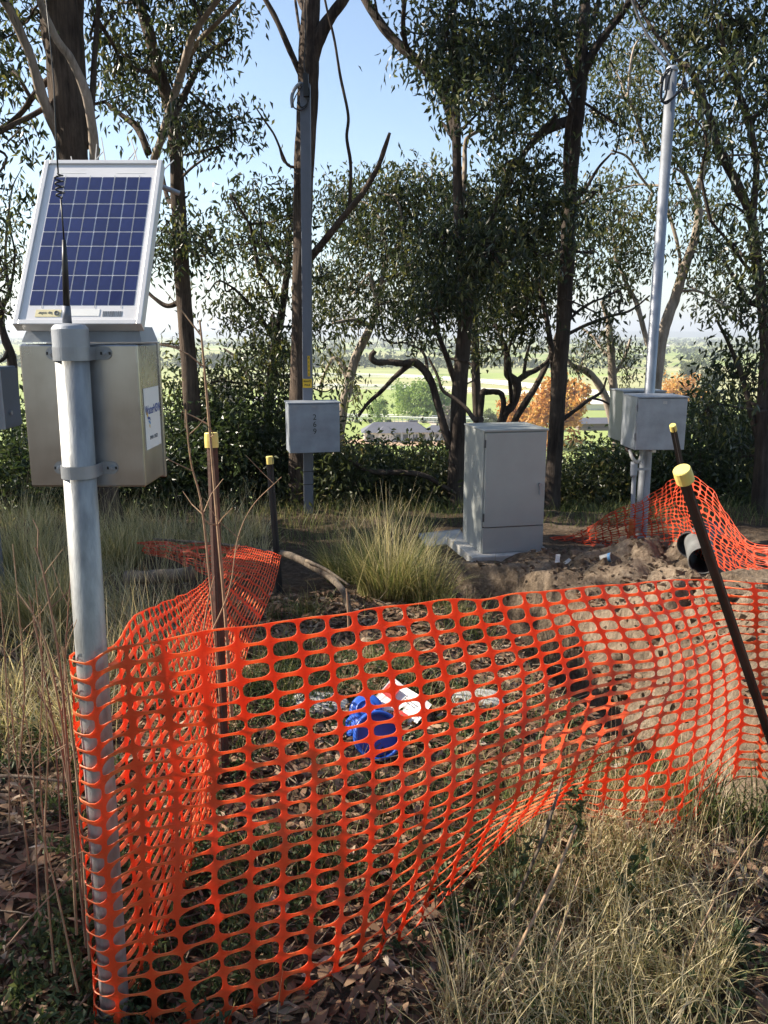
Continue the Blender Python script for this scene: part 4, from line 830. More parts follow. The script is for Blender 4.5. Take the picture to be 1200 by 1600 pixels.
m = MB(); m.box((0, 0, 0), (w_, .32, h_)); m.build('body', M['galv_bright'], rbx, bevel=.004)
m = MB(); m.box((-.008, -.006, h_+.001), (w_+.006, .33, h_+.012)); m.build('lid', M['galv_bright'], rbx, bevel=.002)
m = MB(); m.box((.01, .321, .01), (w_-.01, .335, h_-.01)); m.build('door', M['galv_bright'], rbx, bevel=.003)
# conduits under the boxes
g1 = thing('conduit_run', 'bundle of grey and orange conduits rising beside the round pole under the steel boxes', 'conduit', (rb[0], rD, gz))
def cpipe(nm, pts, r, mat):
    m = MB(); m.tube(cr([rq(*p) for p in pts], 6), r, 14); m.build(nm, M[mat], g1, smooth=True)
cpipe('conduit', [(1014, 700, 6.5), (1012, 740, 6.5), (1005, 850, 6.5), (1004, 880, 6.5)], .025, 'conduit')
cpipe('conduit', [(992, 725, 6.5), (990, 760, 6.5), (988, 815, 6.5)], .018, 'conduit')
cpipe('conduit_joiner', [(991, 722, 6.48), (990, 744, 6.48)], .028, 'conduit')
cpipe('orange_conduit', [(988, 810, 6.5), (986, 850, 6.5), (985, 880, 6.5)], .025, 'orange_conduit')
cpipe('cable_loop', [(984, 703, 6.5), (988, 715, 6.45), (995, 722, 6.45), (1001, 716, 6.45), (1002, 702, 6.5)], .014, 'white_dirty')
cpipe('cable_loop', [(978, 694, 6.7), (982, 704, 6.6), (990, 712, 6.5)], .016, 'picket_brown')
for y in (733, 840):
    m = MB(); m.box(rq(988, y+2, 6.46), rq(1016, y-2, 6.475)); m.build('saddle', M['galv_dull'], g1)

# ------------------------------------------------------------ grey cabinet on a concrete slab
cD = 6.15; cf = at(753, 866, cD); cyaw = R(12)
cw_ = .505; ch_ = at(762, 673, cD)[2]-cf[2]; cd_ = .50
cab = thing('power_cabinet', 'pale grey painted electrical cabinet standing on a concrete slab', 'cabinet', cf, cyaw)
m = MB(); m.box((0, .028, 0), (cw_, cd_, ch_-.012)); m.build('body', M['cab_paint'], cab, bevel=.004)
m = MB(); m.box((-.006, .0, ch_-.011), (cw_+.006, cd_+.006, ch_+.004)); m.build('roof', M['cab_paint'], cab, bevel=.003)
pz_ = ch_*.215
m = MB(); m.box((.006, .012, 0.002), (cw_-.004, .0275, pz_-.004)); m.build('plinth_panel', M['cab_paint'], cab, bevel=.002)
m = MB(); m.box((.012, .004, pz_+.004), (cw_-.008, .0268, ch_-.02)); dr = m.build('door', M['cab_paint'], cab, bevel=.003)
m = MB(); m.box((.008, .0265, pz_-.006), (cw_-.006, .0278, pz_+.006)); m.build('gap_seal', M['cab_dark'], cab)
hb_ = MB(); hb_.box((cw_-.062, -.004, ch_*.535), (cw_-.042, .004, ch_*.565)); hb_.tube([(cw_-.052, -.012, ch_*.56), (cw_-.052, -.014, ch_*.47)], [.009, .007], 10); hb_.tube([(cw_-.052, .003, ch_*.555), (cw_-.052, -.018, ch_*.555)], .013, 12); hb_.build('handle', M['galv_bright'], dr)
for z in (pz_+.05, ch_-.13):
    m = MB(); m.tube([(.006, .006, z), (.006, .006, z+.06)], .007, 8); m.build('hinge', M['cab_dark'], cab)
ca, sa = math.cos(cyaw), math.sin(cyaw)
slab = thing('concrete_slab', 'thick concrete slab under the grey cabinet', 'slab', cf, cyaw)
m = MB(); m.box((-.10, -.07, -.075), (cw_+.06, cd_+.12, -.001)); m.build('block', M['concrete'], slab, bevel=.006)
ld = at(690, 842, 6.9); lid = thing('pit_lid', 'grey flat pit lid lying tilted on the ground left of the cabinet', 'lid', (ld[0], ld[1], ld[2]), R(8))
lid.rotation_euler = (R(9), R(-4), R(10))
m = MB(); m.box((-.16, -.12, -.012), (.2, .16, .0)); m.build('plate', M['concrete'], lid, bevel=.003)
m = MB()
for lo, hi in (((-.165, -.125), (.205, -.12)), ((-.165, .16), (.205, .165)), ((-.165, -.12), (-.16, .16)), ((.2, -.12), (.205, .16))): m.box((lo[0], lo[1], -.03), (hi[0], hi[1], .003))
m.build('rim', M['galv_dull'], lid)

# ------------------------------------------------------------ star pickets
def picket(label, top, bot, Dt, Db, r, mat, capr, caph, n=0):
    a, b = at(*top, Dt), at(*bot, Db); g_ = Hs(b[0], b[1])
    root = thing('star_picket', label, 'picket', b, group='yellow capped pickets')
    d = nrm(a-b); L_ = np.linalg.norm(a-b); q = Vector((0, 0, 1)).rotation_difference(Vector(d)); root.rotation_mode = 'QUATERNION'; root.rotation_quaternion = q@Matrix.Rotation(.5+n, 4, 'Z').to_quaternion()
    sh = MB(); ext = .35
    for k in range(3):                                 # three blades of the Y section
        t = k*2*math.pi/3; c, s = math.cos(t), math.sin(t); w = .0028
        v = []
        for z in (-ext, L_-.01):
            for (u, vv) in ((0, -w), (r, -w), (r, w), (0, w)): v.append((u*c-vv*s, u*s+vv*c, z))
        sh.add(v, [(0,1,5,4),(1,2,6,5),(2,3,7,6),(3,0,4,7),(3,2,1,0),(4,5,6,7)])
    sh.tube([(0, 0, -ext), (0, 0, L_-.012)], .005, 6)
    sh.build('shaft', M[mat], root)
    cm = mb_lathe([(capr*.62, L_-caph), (capr*1.0, L_-caph), (capr*1.02, L_-caph*.5), (capr*.98, L_-.003), (capr*.9, L_), (0, L_+.001)], 20); cm.build('cap', M['cap_yellow'], root, smooth=False)
    return root
picket('brown picket with a pale yellow cap at left, beside the dead weed stalks', (330, 676), (347, 1130), 2.9, 2.85, .021, 'picket_brown', .024, .052)
picket('thin black picket with a small yellow cap left of the numbered box', (421, 713), (434, 880), 5.3, 5.3, .024, 'picket_black', .0235, .05, 1)
picket('leaning dark picket with a big yellow cap at right, front mesh tied to it', (1065, 733), (1225, 1215), 2.3, 2.85, .0185, 'picket_wood', .0258, .044, .4)
picket('far leaning black picket whose yellow cap shows in front of the steel box', (1051, 664), (1085, 830), 5.3, 5.7, .022, 'picket_black', .0215, .045, 2)

# ------------------------------------------------------------ orange barrier mesh
def net(name, label, colsP, mat, rows=23, pitch=.087, group=None, wob=.0045, seed=0, twist=.0035):
    """colsP: columns of 4 world points each (top to bottom); a sheet of rounded slots"""
    A = np.array(colsP); nu0 = len(A)
    fine_u = 14; A2 = cr(A.reshape(nu0, 12), fine_u).reshape(-1, 4, 3)          # smooth along the run
    mid = A2[:, 1]; s = np.r_[0, np.cumsum(np.linalg.norm(np.diff(mid, axis=0), axis=1))]
    ncell = max(4, int(s[-1]/pitch))
    def P(u, v):
        """u in cells, v in rows"""
        su = u/ncell*s[-1]; out = np.zeros((len(u), 3)); 
        C = np.stack([np.stack([np.interp(su, s, A2[:, k, c]) for c in range(3)], -1) for k in range(4)], 1)
        t = np.clip(v/rows, 0, 1)*3; i = np.clip(t.astype(int), 0, 2); f = (t-i)[:, None]
        Cx = np.concatenate([2*C[:, :1]-C[:, 1:2], C, 2*C[:, 3:]-C[:, 2:3]], 1); r = np.arange(len(u))
        a, b, c, d = Cx[r, i], Cx[r, i+1], Cx[r, i+2], Cx[r, i+3]
        out = .5*(2*b+(-a+c)*f+(2*a-5*b+4*c-d)*f**2+(-a+3*b-3*c+d)*f**3)
        if wob:
            out = out+np.stack([wob*vnoise(u*.6, v*.5, seed+1), wob*2.2*vnoise(u*.35, v*.3, seed+2)+.35*wob*vnoise(u*1.3, v*1.1, seed+5), wob*vnoise(u*.7, v*.8, seed+3)], -1)*2
        return out
    # one slot cell in (u, v), shared corners between neighbours
    NP = 20; th = (np.arange(NP)+.5)/NP*2*np.pi
    ex_ = 2/3.0; cx, sx_ = np.cos(th), np.sin(th)
    hx_, hy_ = .438, .40
    hole = np.c_[.5+hx_*np.sign(cx)*np.abs(cx)**ex_, .5+hy_*np.sign(sx_)*np.abs(sx_)**(ex_*.95)]
    mx_ = np.maximum(np.abs(cx), np.abs(sx_)); rim = np.c_[.5+.5*cx/mx_, .5+.5*sx_/mx_]
    # exact corners so that the sheet has no gaps
    for q_ in ((0,0),(1,0),(0,1),(1,1)): rim[np.argmin(((rim-np.array(q_))**2).sum(1))] = q_
    U, V = np.meshgrid(np.arange(ncell), np.arange(rows)); U, V = U.ravel(), V.ravel(); nc = len(U)
    jit = 1+.06*rng.normal(0, 1, (nc, 1))
    hu = .5+(hole[:, 0]-.5)[None]*np.clip(jit, .85, 1.1); hv = .5+(hole[:, 1]-.5)[None]*np.clip(1+.05*rng.normal(0, 1, (nc, 1)), .85, 1.12)
    uu = np.concatenate([U[:, None]+rim[:, 0], U[:, None]+hu], 1).ravel(); vv = np.concatenate([V[:, None]+rim[:, 1], V[:, None]+hv], 1).ravel()
    W = P(uu, vv)
    # the thin horizontal strands are drawn out and twisted: so that each leans
    N_ = nrm(np.cross(P(uu+.05, vv)-P(uu-.05, vv), P(uu, vv+.05)-P(uu, vv-.05)))
    fu, fv = uu-np.floor(uu-1e-9), vv-np.repeat(V, 2*NP)
    thin = np.clip(1-np.abs(np.concatenate([np.tile(rim[None], (nc, 1, 1)), np.tile(hole[None], (nc, 1, 1))], 1)[..., 0].ravel()-.5)/.36, 0, 1)**.6
    ishole = np.tile(np.r_[np.zeros(NP), np.ones(NP)], nc)
    W = W+N_*(thin*ishole*-np.sign(fv-.5)*twist)[:, None]
    strand = thin*np.maximum(1-ishole, np.abs(fv-.5)*2.4)
    k = np.arange(NP); k2 = (k+1) % NP
    f = np.stack([k, k2, k2+NP, k+NP], -1); F_ = (f[None]+(np.arange(nc)*2*NP)[:, None, None]).reshape(-1, 4)
    o3 = A[0, 3]; m = MB(); m.add(W-o3, F_, np.clip(.18+.25*vnoise(uu*.3, vv*.3, seed+9)+.06*np.repeat(rng.normal(0, 1, nc), 2*NP)+.8*strand, 0, 1))
    ob = m.build(name, M[mat], smooth=False, solid=.0022); ob.location = Vector([float(c) for c in o3]); tag(ob, label, 'barrier mesh', group)
    return ob
def vcol(x, y, D, lean=(0, 0), foot=0.015, bow=0.0):
    a = at(x, y, D); bx, by_ = a[0]+lean[0], a[1]+lean[1]; b = np.array([bx, by_, Hs(bx, by_)+foot])
    c = [a*(1-t)+b*t+np.array([bow*math.sin(math.pi*t), 0, 0]) for t in (0, 1/3, 2/3, 1)]; return c
def pcol(*p): return [at(*q) for q in p]
cols = []
cols.append(pcol((368,852,5.3), (392,856,5.1), (415,861,4.95), (440,867,4.8)))
cols.append(pcol((340,885,4.3), (368,892,4.3), (398,902,4.3), (425,925,4.3)))
cols.append(pcol((312,915,3.7), (335,945,3.75), (360,990,3.8), (385,1025,3.8)))
cols.append(vcol(262, 938, 2.6, (.10, .05), bow=.05))
cols.append(vcol(215, 958, 2.1, (.06, 0), bow=.03))
# round the back and left of the post, then out to the front run
def ring(ang, rad):
    out = []
    for t in (0, 1/3, 2/3, 1):
        z = 0.955*(1-t)+t*(-.02); c = post_at(z); out.append(np.array([c[0]+rad*math.cos(ang), c[1]+rad*math.sin(ang), z]))
    return out
cols.append(ring(R(60), .06)); cols.append(ring(R(110), .050)); cols.append(ring(R(150), .048)); cols.append(ring(R(185), .047)); cols.append(ring(R(215), .046)); cols.append(ring(R(245), .045)); cols.append(ring(R(280), .047)); 
cols.append(pcol((176,1014,1.68),(190,1220,1.69),(208,1420,1.69),(222,1640,1.70)))
cols.append(pcol((240,1003,1.72),(262,1205,1.74),(268,1410,1.70),(285,1632,1.70)))
cols.append(pcol((305,990,1.76),(325,1200,1.78),(330,1390,1.74),(350,1610,1.72)))
cols.append(pcol((420,975,1.86),(440,1180,1.88),(445,1360,1.83),(442,1588,1.76)))
cols.append(pcol((540,958,1.98),(568,1150,2.0),(570,1330,1.95),(548,1530,1.88)))
cols.append(pcol((660,942,2.1),(695,1120,2.14),(690,1280,2.08),(650,1450,2.02)))
cols.append(pcol((780,930,2.25),(818,1085,2.28),(808,1232,2.12),(772,1325,2.22)))
cols.append(pcol((880,920,2.4),(925,1050,2.42),(900,1196,2.14),(868,1262,2.52)))
cols.append(pcol((970,913,2.55),(1025,1040,2.52),(990,1168,2.22),(972,1292,2.52)))
cols.append(pcol((1050,908,2.72),(1088,1020,2.7),(1090,1145,2.55),(1058,1300,2.5)))
cols.append(pcol((1118,905,2.86),(1140,1000,2.85),(1152,1110,2.8),(1140,1225,2.75)))
cols.append(pcol((1160,908,2.80),(1170,1000,2.84),(1178,1110,2.83),(1172,1215,2.82)))
cols.append(pcol((1215,912,2.85),(1215,1000,2.85),(1220,1110,2.8),(1220,1220,2.78)))
cols.append(pcol((1330,920,2.85),(1330,1010,2.85),(1330,1110,2.8),(1330,1220,2.78)))
net('barrier_mesh', 'bright orange barrier mesh wrapped round the post and stretched across the foreground', cols, 'net', seed=3)
rear = [pcol((846,840,7.0),(848,846,6.95),(850,852,6.9),(852,857,6.85)), pcol((900,832,6.9),(902,840,6.85),(905,850,6.8),(908,859,6.75)), pcol((955,800,6.5),(957,820,6.5),(958,840,6.5),(960,860,6.45)), pcol((1010,778,6.2),(1012,805,6.2),(1014,830,6.2),(1016,858,6.2)),
        pcol((1052,750,5.75),(1050,790,5.8),(1056,825,5.7),(1056,862,5.7)), pcol((1078,742,5.35),(1080,790,5.3),(1084,835,5.3),(1090,868,5.3)), pcol((1112,765,5.1),(1112,805,5.0),(1114,848,5.0),(1118,885,4.95)), pcol((1140,805,4.8),(1140,835,4.75),(1140,868,4.7),(1146,905,4.65)), pcol((1170,848,4.5),(1170,866,4.4),(1174,886,4.4),(1180,918,4.35)), pcol((1225,850,4.3),(1225,875,4.25),(1228,900,4.2),(1232,935,4.2)), pcol((1290,850,4.2),(1290,875,4.15),(1290,900,4.1),(1295,940,4.1))]
net('barrier_mesh', 'sagging orange barrier mesh behind the leaning picket, reaching up to the far picket', rear, 'net_old', rows=20, seed=30, wob=.012)
back = [pcol((214,846,6.0),(220,852,5.95),(225,860,5.9),(230,866,5.9)), pcol((262,846,5.9),(268,856,5.8),(272,868,5.7),(280,880,5.6)), pcol((305,850,5.7),(312,862,5.6),(318,878,5.5),(328,897,5.4)), pcol((345,852,5.6),(350,865,5.5),(355,880,5.4),(362,896,5.3)), pcol((392,858,5.6),(400,870,5.5),(405,885,5.4),(410,900,5.3))]
net('barrier_mesh', 'dull crumpled orange mesh lying in the grass beyond the brown picket', back, 'net_old', rows=16, seed=50, wob=.02)

# ------------------------------------------------------------ things lying on the ground
def lying_pipe(label, a, b, r, mat, t=.006):
    a, b = np.array(a), np.array(b); root = thing('pipe_offcut', label, 'pipe', a); d = b-a
    m = MB(); n_ = 14; P = np.linspace(0, 1, n_)[:, None]*d
    m.tube(P, r*(1+(.03*(np.arange(n_) % 2) if mat == 'black_pipe' else 0)), 24, cap=False)
    m2 = MB(); m2.tube(P, r-t, 24, cap=False)
    m.build('outer_wall', M[mat], root, smooth=True); m2.build('inner_wall', M['black_pipe'], root, smooth=True)
    k = MB(); th = np.linspace(0, 2*np.pi, 25); dn = nrm(d); u = nrm(np.cross(dn, [0, 0, 1])); w = np.cross(dn, u)
    k.tube((r-t/2)*(np.cos(th)[:, None]*u+np.sin(th)[:, None]*w)-dn*.001, t*.7, 6); k.build('rim', M[mat], root, smooth=True)
p0 = at(1098, 876, 5.0); lying_pipe('grey pipe offcut with a dark open end on the dirt behind the leaning picket', p0, p0+np.array([.12, .42, .03]), .088, 'grey_pipe')
p0 = at(1078, 852, 5.35); lying_pipe('ribbed black pipe lying behind the grey pipe offcut', p0, p0+np.array([.24, .26, .02]), .09, 'black_pipe')
def disc(label, px, py, r, tilt, h=.018):
    g_ = gpt(px, py); root = thing('plastic_disc', label, 'plastic disc', g_+np.array([0, 0, .03])); root.rotation_euler = tilt
    m = mb_lathe([(0, h), (r*.82, h), (r*.93, h*.85), (r, h*.4), (r, 0), (r*.93, 0), (r*.92, h*.3), (0, h*.35)], 36); m.build('shell', M['blue_plastic'], root, smooth=True)
    m = mb_lathe([(r*.45, h+.0005), (r*.5, h+.006), (r*.56, h+.006), (r*.6, h+.0005)], 36); m.build('ridge', M['blue_plastic'], root, smooth=True)
disc('upright blue plastic cap behind the other blue caps, beside the white card', 573, 1122, .075, (R(48), R(-5), 0), .03)
disc('blue plastic cap lying left of the blue ring', 553, 1150, .062, (R(15), R(-60), .2))
g_ = gpt(590, 1186); rg = thing('plastic_ring', 'open blue plastic ring in front of the blue caps, dark inside', 'ring', g_+np.array([0, .02, .09])); rg.rotation_euler = (R(62), R(8), R(5))
m = mb_lathe([(.088, -.036), (.094, -.036), (.097, .0), (.094, .036), (.083, .036), (.081, 0), (.083, -.036), (.088, -.036)], 40); m.build('hoop', M['blue_plastic'], rg, smooth=True)
m = mb_lathe([(0, -.03), (.083, -.03)], 40); m.build('back', M['blue_plastic'], rg)
g_ = gpt(626, 1118); cd = thing('warning_card', 'white card with red patches lying crumpled right of the blue caps', 'card', g_+np.array([0, 0, .05])); cd.rotation_euler = (R(38), R(18), R(-38))
m = MB(); xs_ = np.linspace(-.115, .115, 9); zf = .012*np.sin(np.linspace(0, 7, 9)); v = np.r_[np.c_[xs_, np.full(9, -.075), zf], np.c_[xs_*.96, np.full(9, .08), zf[::-1]*.8]]; i = np.arange(8); m.add(v, np.c_[i, i+1, i+10, i+9]); m.build('sheet', M['white'], cd, solid=.002)
for (x, y, w, h) in ((-.1, -.01, .06, .055), (.0, -.068, .065, .045)):
    m = MB(); m.box((x, y, .016), (x+w, y+h, .0175)); m.build('red_patch', M['red'], cd)
for x, y, w in ((.0, .03, .05), (.0, .018, .04), (-.06, .04, .03)):
    m = MB(); m.box((x, y, .0155), (x+w, y+.004, .0165)); m.build('print_line', M['stain_dark'], cd)
def rock(label, px, py, sx, sy, sz, mat, name='concrete_lump', cat='concrete'):
    g_ = gpt(px, py); n_ = 10; m = MB()
    th, ph_ = np.meshgrid(np.linspace(0, 2*np.pi, 16, endpoint=False), np.linspace(.06, math.pi-.06, n_)); e = .55
    f_ = lambda c: np.sign(c)*np.abs(c)**e
    v = np.c_[(sx*f_(np.cos(th))*f_(np.sin(ph_))).ravel(), (sy*f_(np.sin(th))*f_(np.sin(ph_))).ravel(), (sz*f_(np.cos(ph_))).ravel()]
    v *= 1+.18*vnoise(v[:, :1]*14+px, v[:, 1:2]*14+v[:, 2:]*9)
    i = np.arange(n_-1)[:, None]*16; j = np.arange(16)[None]; j2 = (j+1) % 16
    m.add(v, np.stack([i+j, i+16+j, i+16+j2, i+j2], -1).reshape(-1, 4)); m.f.setdefault(16, []).append(np.array([np.arange(16), np.arange(16)[::-1]+(n_-1)*16]))
    o = m.build(name, M[mat], smooth=False); o.location = Vector(g_)+Vector((0, 0, sz*.3)); o.rotation_euler = (rng.uniform(-.1, .1), rng.uniform(-.1, .1), rng.uniform(-.5, .5)); return tag(o, label, cat)
rock('pale flat concrete piece lying left of the blue caps', 500, 1105, .13, .10, .035, 'concrete')
rock('grey flat concrete piece lying right of the white card', 745, 1098, .12, .08, .03, 'concrete')
for k in range(16):
    x, y = rng.uniform(1.35, 3.3), rng.uniform(3.2, 6.2); s = rng.uniform(.025, .07); m = MB()
    P = at(600, 800, 3); 
    th, ph_ = np.meshgrid(np.linspace(0, 2*np.pi, 9, endpoint=False), np.linspace(.1, math.pi-.1, 6))
    v = np.c_[(np.cos(th)*np.sin(ph_)).ravel(), (np.sin(th)*np.sin(ph_)*.8).ravel(), (.6*np.cos(ph_)).ravel()]*s*rng.uniform(.75, 1.25, (54, 1))
    i = np.arange(5)[:, None]*9; j = np.arange(9)[None]; j2 = (j+1) % 9; m.add(v, np.stack([i+j, i+9+j, i+9+j2, i+j2], -1).reshape(-1, 4))
    m.f.setdefault(9, []).append(np.array([np.arange(9), np.arange(9)[::-1]+45]))
    o = m.build('clod', M['ground'], smooth=False); o.data.attributes['tone'].data.foreach_set('value', np.full(54, .75, np.float32)); o.location = (x, y, Hs(x, y)+s*.3); tag(o, 'dry pale clod of dug earth on the spoil heap', 'clod', 'clods on the spoil heap')
for k, (px, py, D, sx, sy, sz) in enumerate([(925, 985, 4.55, .17, .13, .15), (975, 985, 4.55, .22, .15, .09), (1062, 1000, 4.3, .22, .17, .09), (1010, 1045, 4.0, .16, .14, .17), (1085, 1075, 3.7, .2, .15, .15), (1165, 1010, 4.1, .24, .17, .08)]):
    p = at(px, py, D); th, ph_ = np.meshgrid(np.linspace(0, 2*np.pi, 40, endpoint=False), np.linspace(.04, math.pi-.04, 24)); m = MB()
    q = np.c_[(np.cos(th)*np.sin(ph_)).ravel(), (np.sin(th)*np.sin(ph_)).ravel(), np.cos(ph_).ravel()]
    q = np.sign(q)*np.abs(q)**.8; r_ = 1+.5*fbm(q[:, 0]*1.6+k*5, q[:, 1]*1.6+q[:, 2]*1.3, 200+k, 4)-.25*np.abs(vnoise(q[:, 0]*3+k, q[:, 2]*3+q[:, 1]*2, 210))
    v = q*r_[:, None]*np.array([sx, sy, sz]); i = np.arange(23)[:, None]*40; j = np.arange(40)[None]; j2 = (j+1) % 40
    m.add(v, np.stack([i+j, i+40+j, i+40+j2, i+j2], -1).reshape(-1, 4), np.clip(.85+.5*vnoise(v[:, 0]*12, v[:, 2]*12+v[:, 1]*9, 220), 0, 1)); m.f.setdefault(40, []).append(np.array([np.arange(40), np.arange(40)[::-1]+23*40]))
    o = m.build('clay_boulder', M['ground'], smooth=False); o.location = (p[0], p[1], Hs(p[0], p[1])+sz*.05); o.rotation_euler = (0, 0, k*1.3)
    tag(o, ['tan clay boulder at the near edge of the trench, leftmost of the row', 'wide tan clay boulder on the spoil bank behind the leftmost one', 'large tan clay boulder on the spoil bank left of the leaning picket', 'tall clay lump standing in the trench wall, low in the row', 'clay boulder low on the bank close to the leaning picket', 'flat clay boulder right of the leaning picket'][k], 'boulder', 'clay boulders on the dug bank')
g_ = gpt(946, 878); cup = thing('paper_cup', 'crushed white drink cup lying on the bare earth before the conduits', 'cup', g_+np.array([0, 0, .03])); cup.rotation_euler = (R(75), 0, R(60))
m = mb_lathe([(0, -.04), (.022, -.04), (.034, .045), (.031, .045), (.02, -.036)], 18); m.build('cup_wall', M['white_dirty'], cup, smooth=True)
m = mb_lathe([(.0315, .02), (.0325, .024), (.0335, .036), (.0332, .04)], 18); m.build('printed_band', M['light_blue_ink'], cup, smooth=True)
for k, (px, py) in enumerate(((888, 882), (872, 876))):
    g_ = gpt(px, py); m = MB(); n_ = 8; xs_ = np.linspace(-.09, .09, n_); v = np.r_[np.c_[xs_, -.012-.01*np.abs(vnoise(xs_*30, xs_*0+k)), .02*np.sin(xs_*40+k)], np.c_[xs_, .015+.012*vnoise(xs_*40, xs_*0+3), .02*np.sin(xs_*40+.6+k)]]
    i = np.arange(n_-1); m.add(v, np.c_[i, i+1, i+n_+1, i+n_]); o = m.build('paper_scrap', M['white_dirty'], solid=.001); o.location = Vector(g_)+Vector((0, 0, .025)); o.rotation_euler = (0, 0, .3+k); tag(o, ['torn white scrap of paper on bare earth right of the cabinet', 'smaller white scrap of paper close to the cabinet slab'][k], 'paper')
# dead branches and logs
def log(label, pts, mat='dead_wood', name='dead_branch', cat='branch', group=None):
    P = np.array([at(x, y, D) for x, y, D, r in pts]); rr = np.array([r for *_, r in pts]); C = cr(np.c_[P-P[0], rr], 8); m = MB(); m.tube(C[:, :3], np.maximum(C[:, 3], .001), 9, rough=.2)
    o = m.build(name, M[mat], smooth=True); o.location = Vector(P[0]); return tag(o, label, cat, group)
log('thick arched dead limb behind the mesh left of the grass tussock', [(425,862,5.4,.02),(455,868,5.2,.023),(490,886,5.0,.024),(520,905,4.85,.022),(540,930,4.7,.02),(548,965,4.6,.014)])
log('long pale dead branch lying along the grass left of the brown picket', [(240,842,6,.008),(290,846,6,.01),(340,850,5.8,.011),(420,862,5.6,.012),(470,878,5.4,.012)])
log('split pale strip of bark rising from the arched dead limb', [(478,876,5.0,.012),(510,890,4.9,.01),(546,915,4.8,.006)])
log('fallen log in the dark grass beyond the left mesh', [(195,905,5.3,.05),(250,900,5.3,.055),(300,898,5.2,.05)])
log('long straight stick leaning out of the foreground grass', [(745,1600,1.72,.006),(800,1500,1.78,.0055),(860,1385,1.9,.005),(900,1290,2.0,.004)], 'stalk')
log('pale thin stick rising through the foreground mesh edge', [(800,1420,1.95,.004),(840,1330,2.0,.005),(862,1270,2.05,.005),(880,1215,2.1,.003)])
log('slim bent twig in the foreground grass beside the long stick', [(775,1600,1.7,.003),(835,1530,1.75,.003),(870,1470,1.8,.0025),(905,1370,1.9,.002)], 'stalk')
log('pale straw stem leaning at the right of the foreground grass', [(1075,1500,1.8,.0022),(1110,1420,1.85,.0022),(1165,1330,1.9,.0018),(1195,1290,1.95,.001)], 'stalk')
log('pale stick lying flat at the left below the dry stalks', [(-20,1212,2.5,.006),(40,1214,2.5,.006),(110,1222,2.5,.004)])
log('thin grey stick lying flat lower at the left', [(-20,1312,2.1,.004),(40,1300,2.15,.005),(110,1282,2.2,.003)])

# ------------------------------------------------------------ grass, weeds, litter
def blades(m, B, h, w, bend, tone, lean=None, seg=4):
    """tapered curved grass blades rooted at B (n,3)"""
    n = len(B); h = np.broadcast_to(h, n); a = rng.uniform(0, 2*np.pi, n)
    d = np.c_[np.cos(a), np.sin(a), np.zeros(n)] if lean is None else nrm(np.c_[lean, np.zeros(n)]+1e-6)
    bend = np.broadcast_to(bend, n); s = np.c_[-d[:, 1], d[:, 0], np.zeros(n)]; ra = rng.uniform(-1, 1, n)[:, None]; s = nrm(s+d*ra)
    t = np.linspace(0, 1, seg+1); up = np.array([0, 0, 1.0]); ang0 = rng.uniform(0.02, .25, n)
    V = []
    pos = B.copy(); sl = h/seg
    for k in range(seg+1):
        ww = (w*(1-t[k]**1.6)*.5+.0002)
        V.append(np.stack([pos+s*np.broadcast_to(ww, n)[:, None], pos-s*np.broadcast_to(ww, n)[:, None]], 1))
        an = ang0+bend*(t[k]+.12); pos = pos+(np.cos(an)*sl)[:, None]*up+(np.sin(an)*sl)[:, None]*d
    V = np.stack(V, 1).reshape(n, -1, 3)
    f = np.array([(2*k, 2*k+1, 2*k+3, 2*k+2) for k in range(seg)])
    nv = 2*(seg+1); F_ = (f[None]+(np.arange(n)*nv)[:, None, None]).reshape(-1, 4)
    m.add(V.reshape(-1, 3), F_, np.repeat(np.clip(tone, 0, 1), nv))
def field(n, xr, yr, keep=None):
    x = rng.uniform(*xr, n); y = rng.uniform(*yr, n)
    if keep is not None:
        k = keep(x, y); x, y = x[k], y[k]
    return np.c_[x, y, H(x, y)-.01]
def bare(x, y):
    d, _ = seg_dist(x, y, TRENCH); return (d < .42) | ((mound_h(x, y) > .05) & (x > .2))
def clumpy(x, y, s, thr, seed): return fbm(x*s, y*s, seed, 3)+rng.normal(0, .08, len(x)) > thr
gm = MB()
# foreground right: dense dry and green tussocks
def fg_keep(x, y):
    u = x-0.52-(y-1.85)*.30; v = y-1.80
    return ((u/.36)**2+(v/.62)**2+.7*vnoise(x*4, y*4, 70) < 1.0)
def tufts(n, xr, yr, keep, per, hr, w, tone, tsd=.16, spread=.05, bend=(.15, 1.9), seg=4):
    B = field(n, xr, yr, keep); k = np.maximum(4, rng.poisson(per, len(B))); idx = np.repeat(np.arange(len(B)), k); N_ = len(idx)
    a = rng.uniform(0, 6.28, N_); r = spread*np.sqrt(rng.uniform(0, 1, N_)); P = B[idx]+np.c_[r*np.cos(a), r*np.sin(a), np.zeros(N_)]
    wind = rng.normal(0, .7, (len(B), 2))[idx]; ln = np.c_[np.cos(a), np.sin(a)]+wind+rng.normal(0, .4, (N_, 2))
    hh = rng.uniform(*hr, len(B))[idx]*rng.uniform(.45, 1.15, N_); tt = np.clip(rng.normal(tone, .22, len(B))[idx]+rng.normal(0, tsd, N_), 0, 1)
    blades(gm, P, hh, w*rng.uniform(.6, 1.5, (N_, 1))[:, 0], rng.uniform(*bend, N_), tt, ln, seg)
tufts(300, (-.1, 1.6), (1.15, 2.6), lambda x, y: fg_keep(x, y) & clumpy(x, y, 5, -.2, 71), 38, (.08, .30), .0026, .66)
tufts(110, (-.1, 1.7), (1.15, 2.7), lambda x, y: fg_keep(x-.03, y), 26, (.08, .26), .0034, .22, bend=(.2, 1.6))
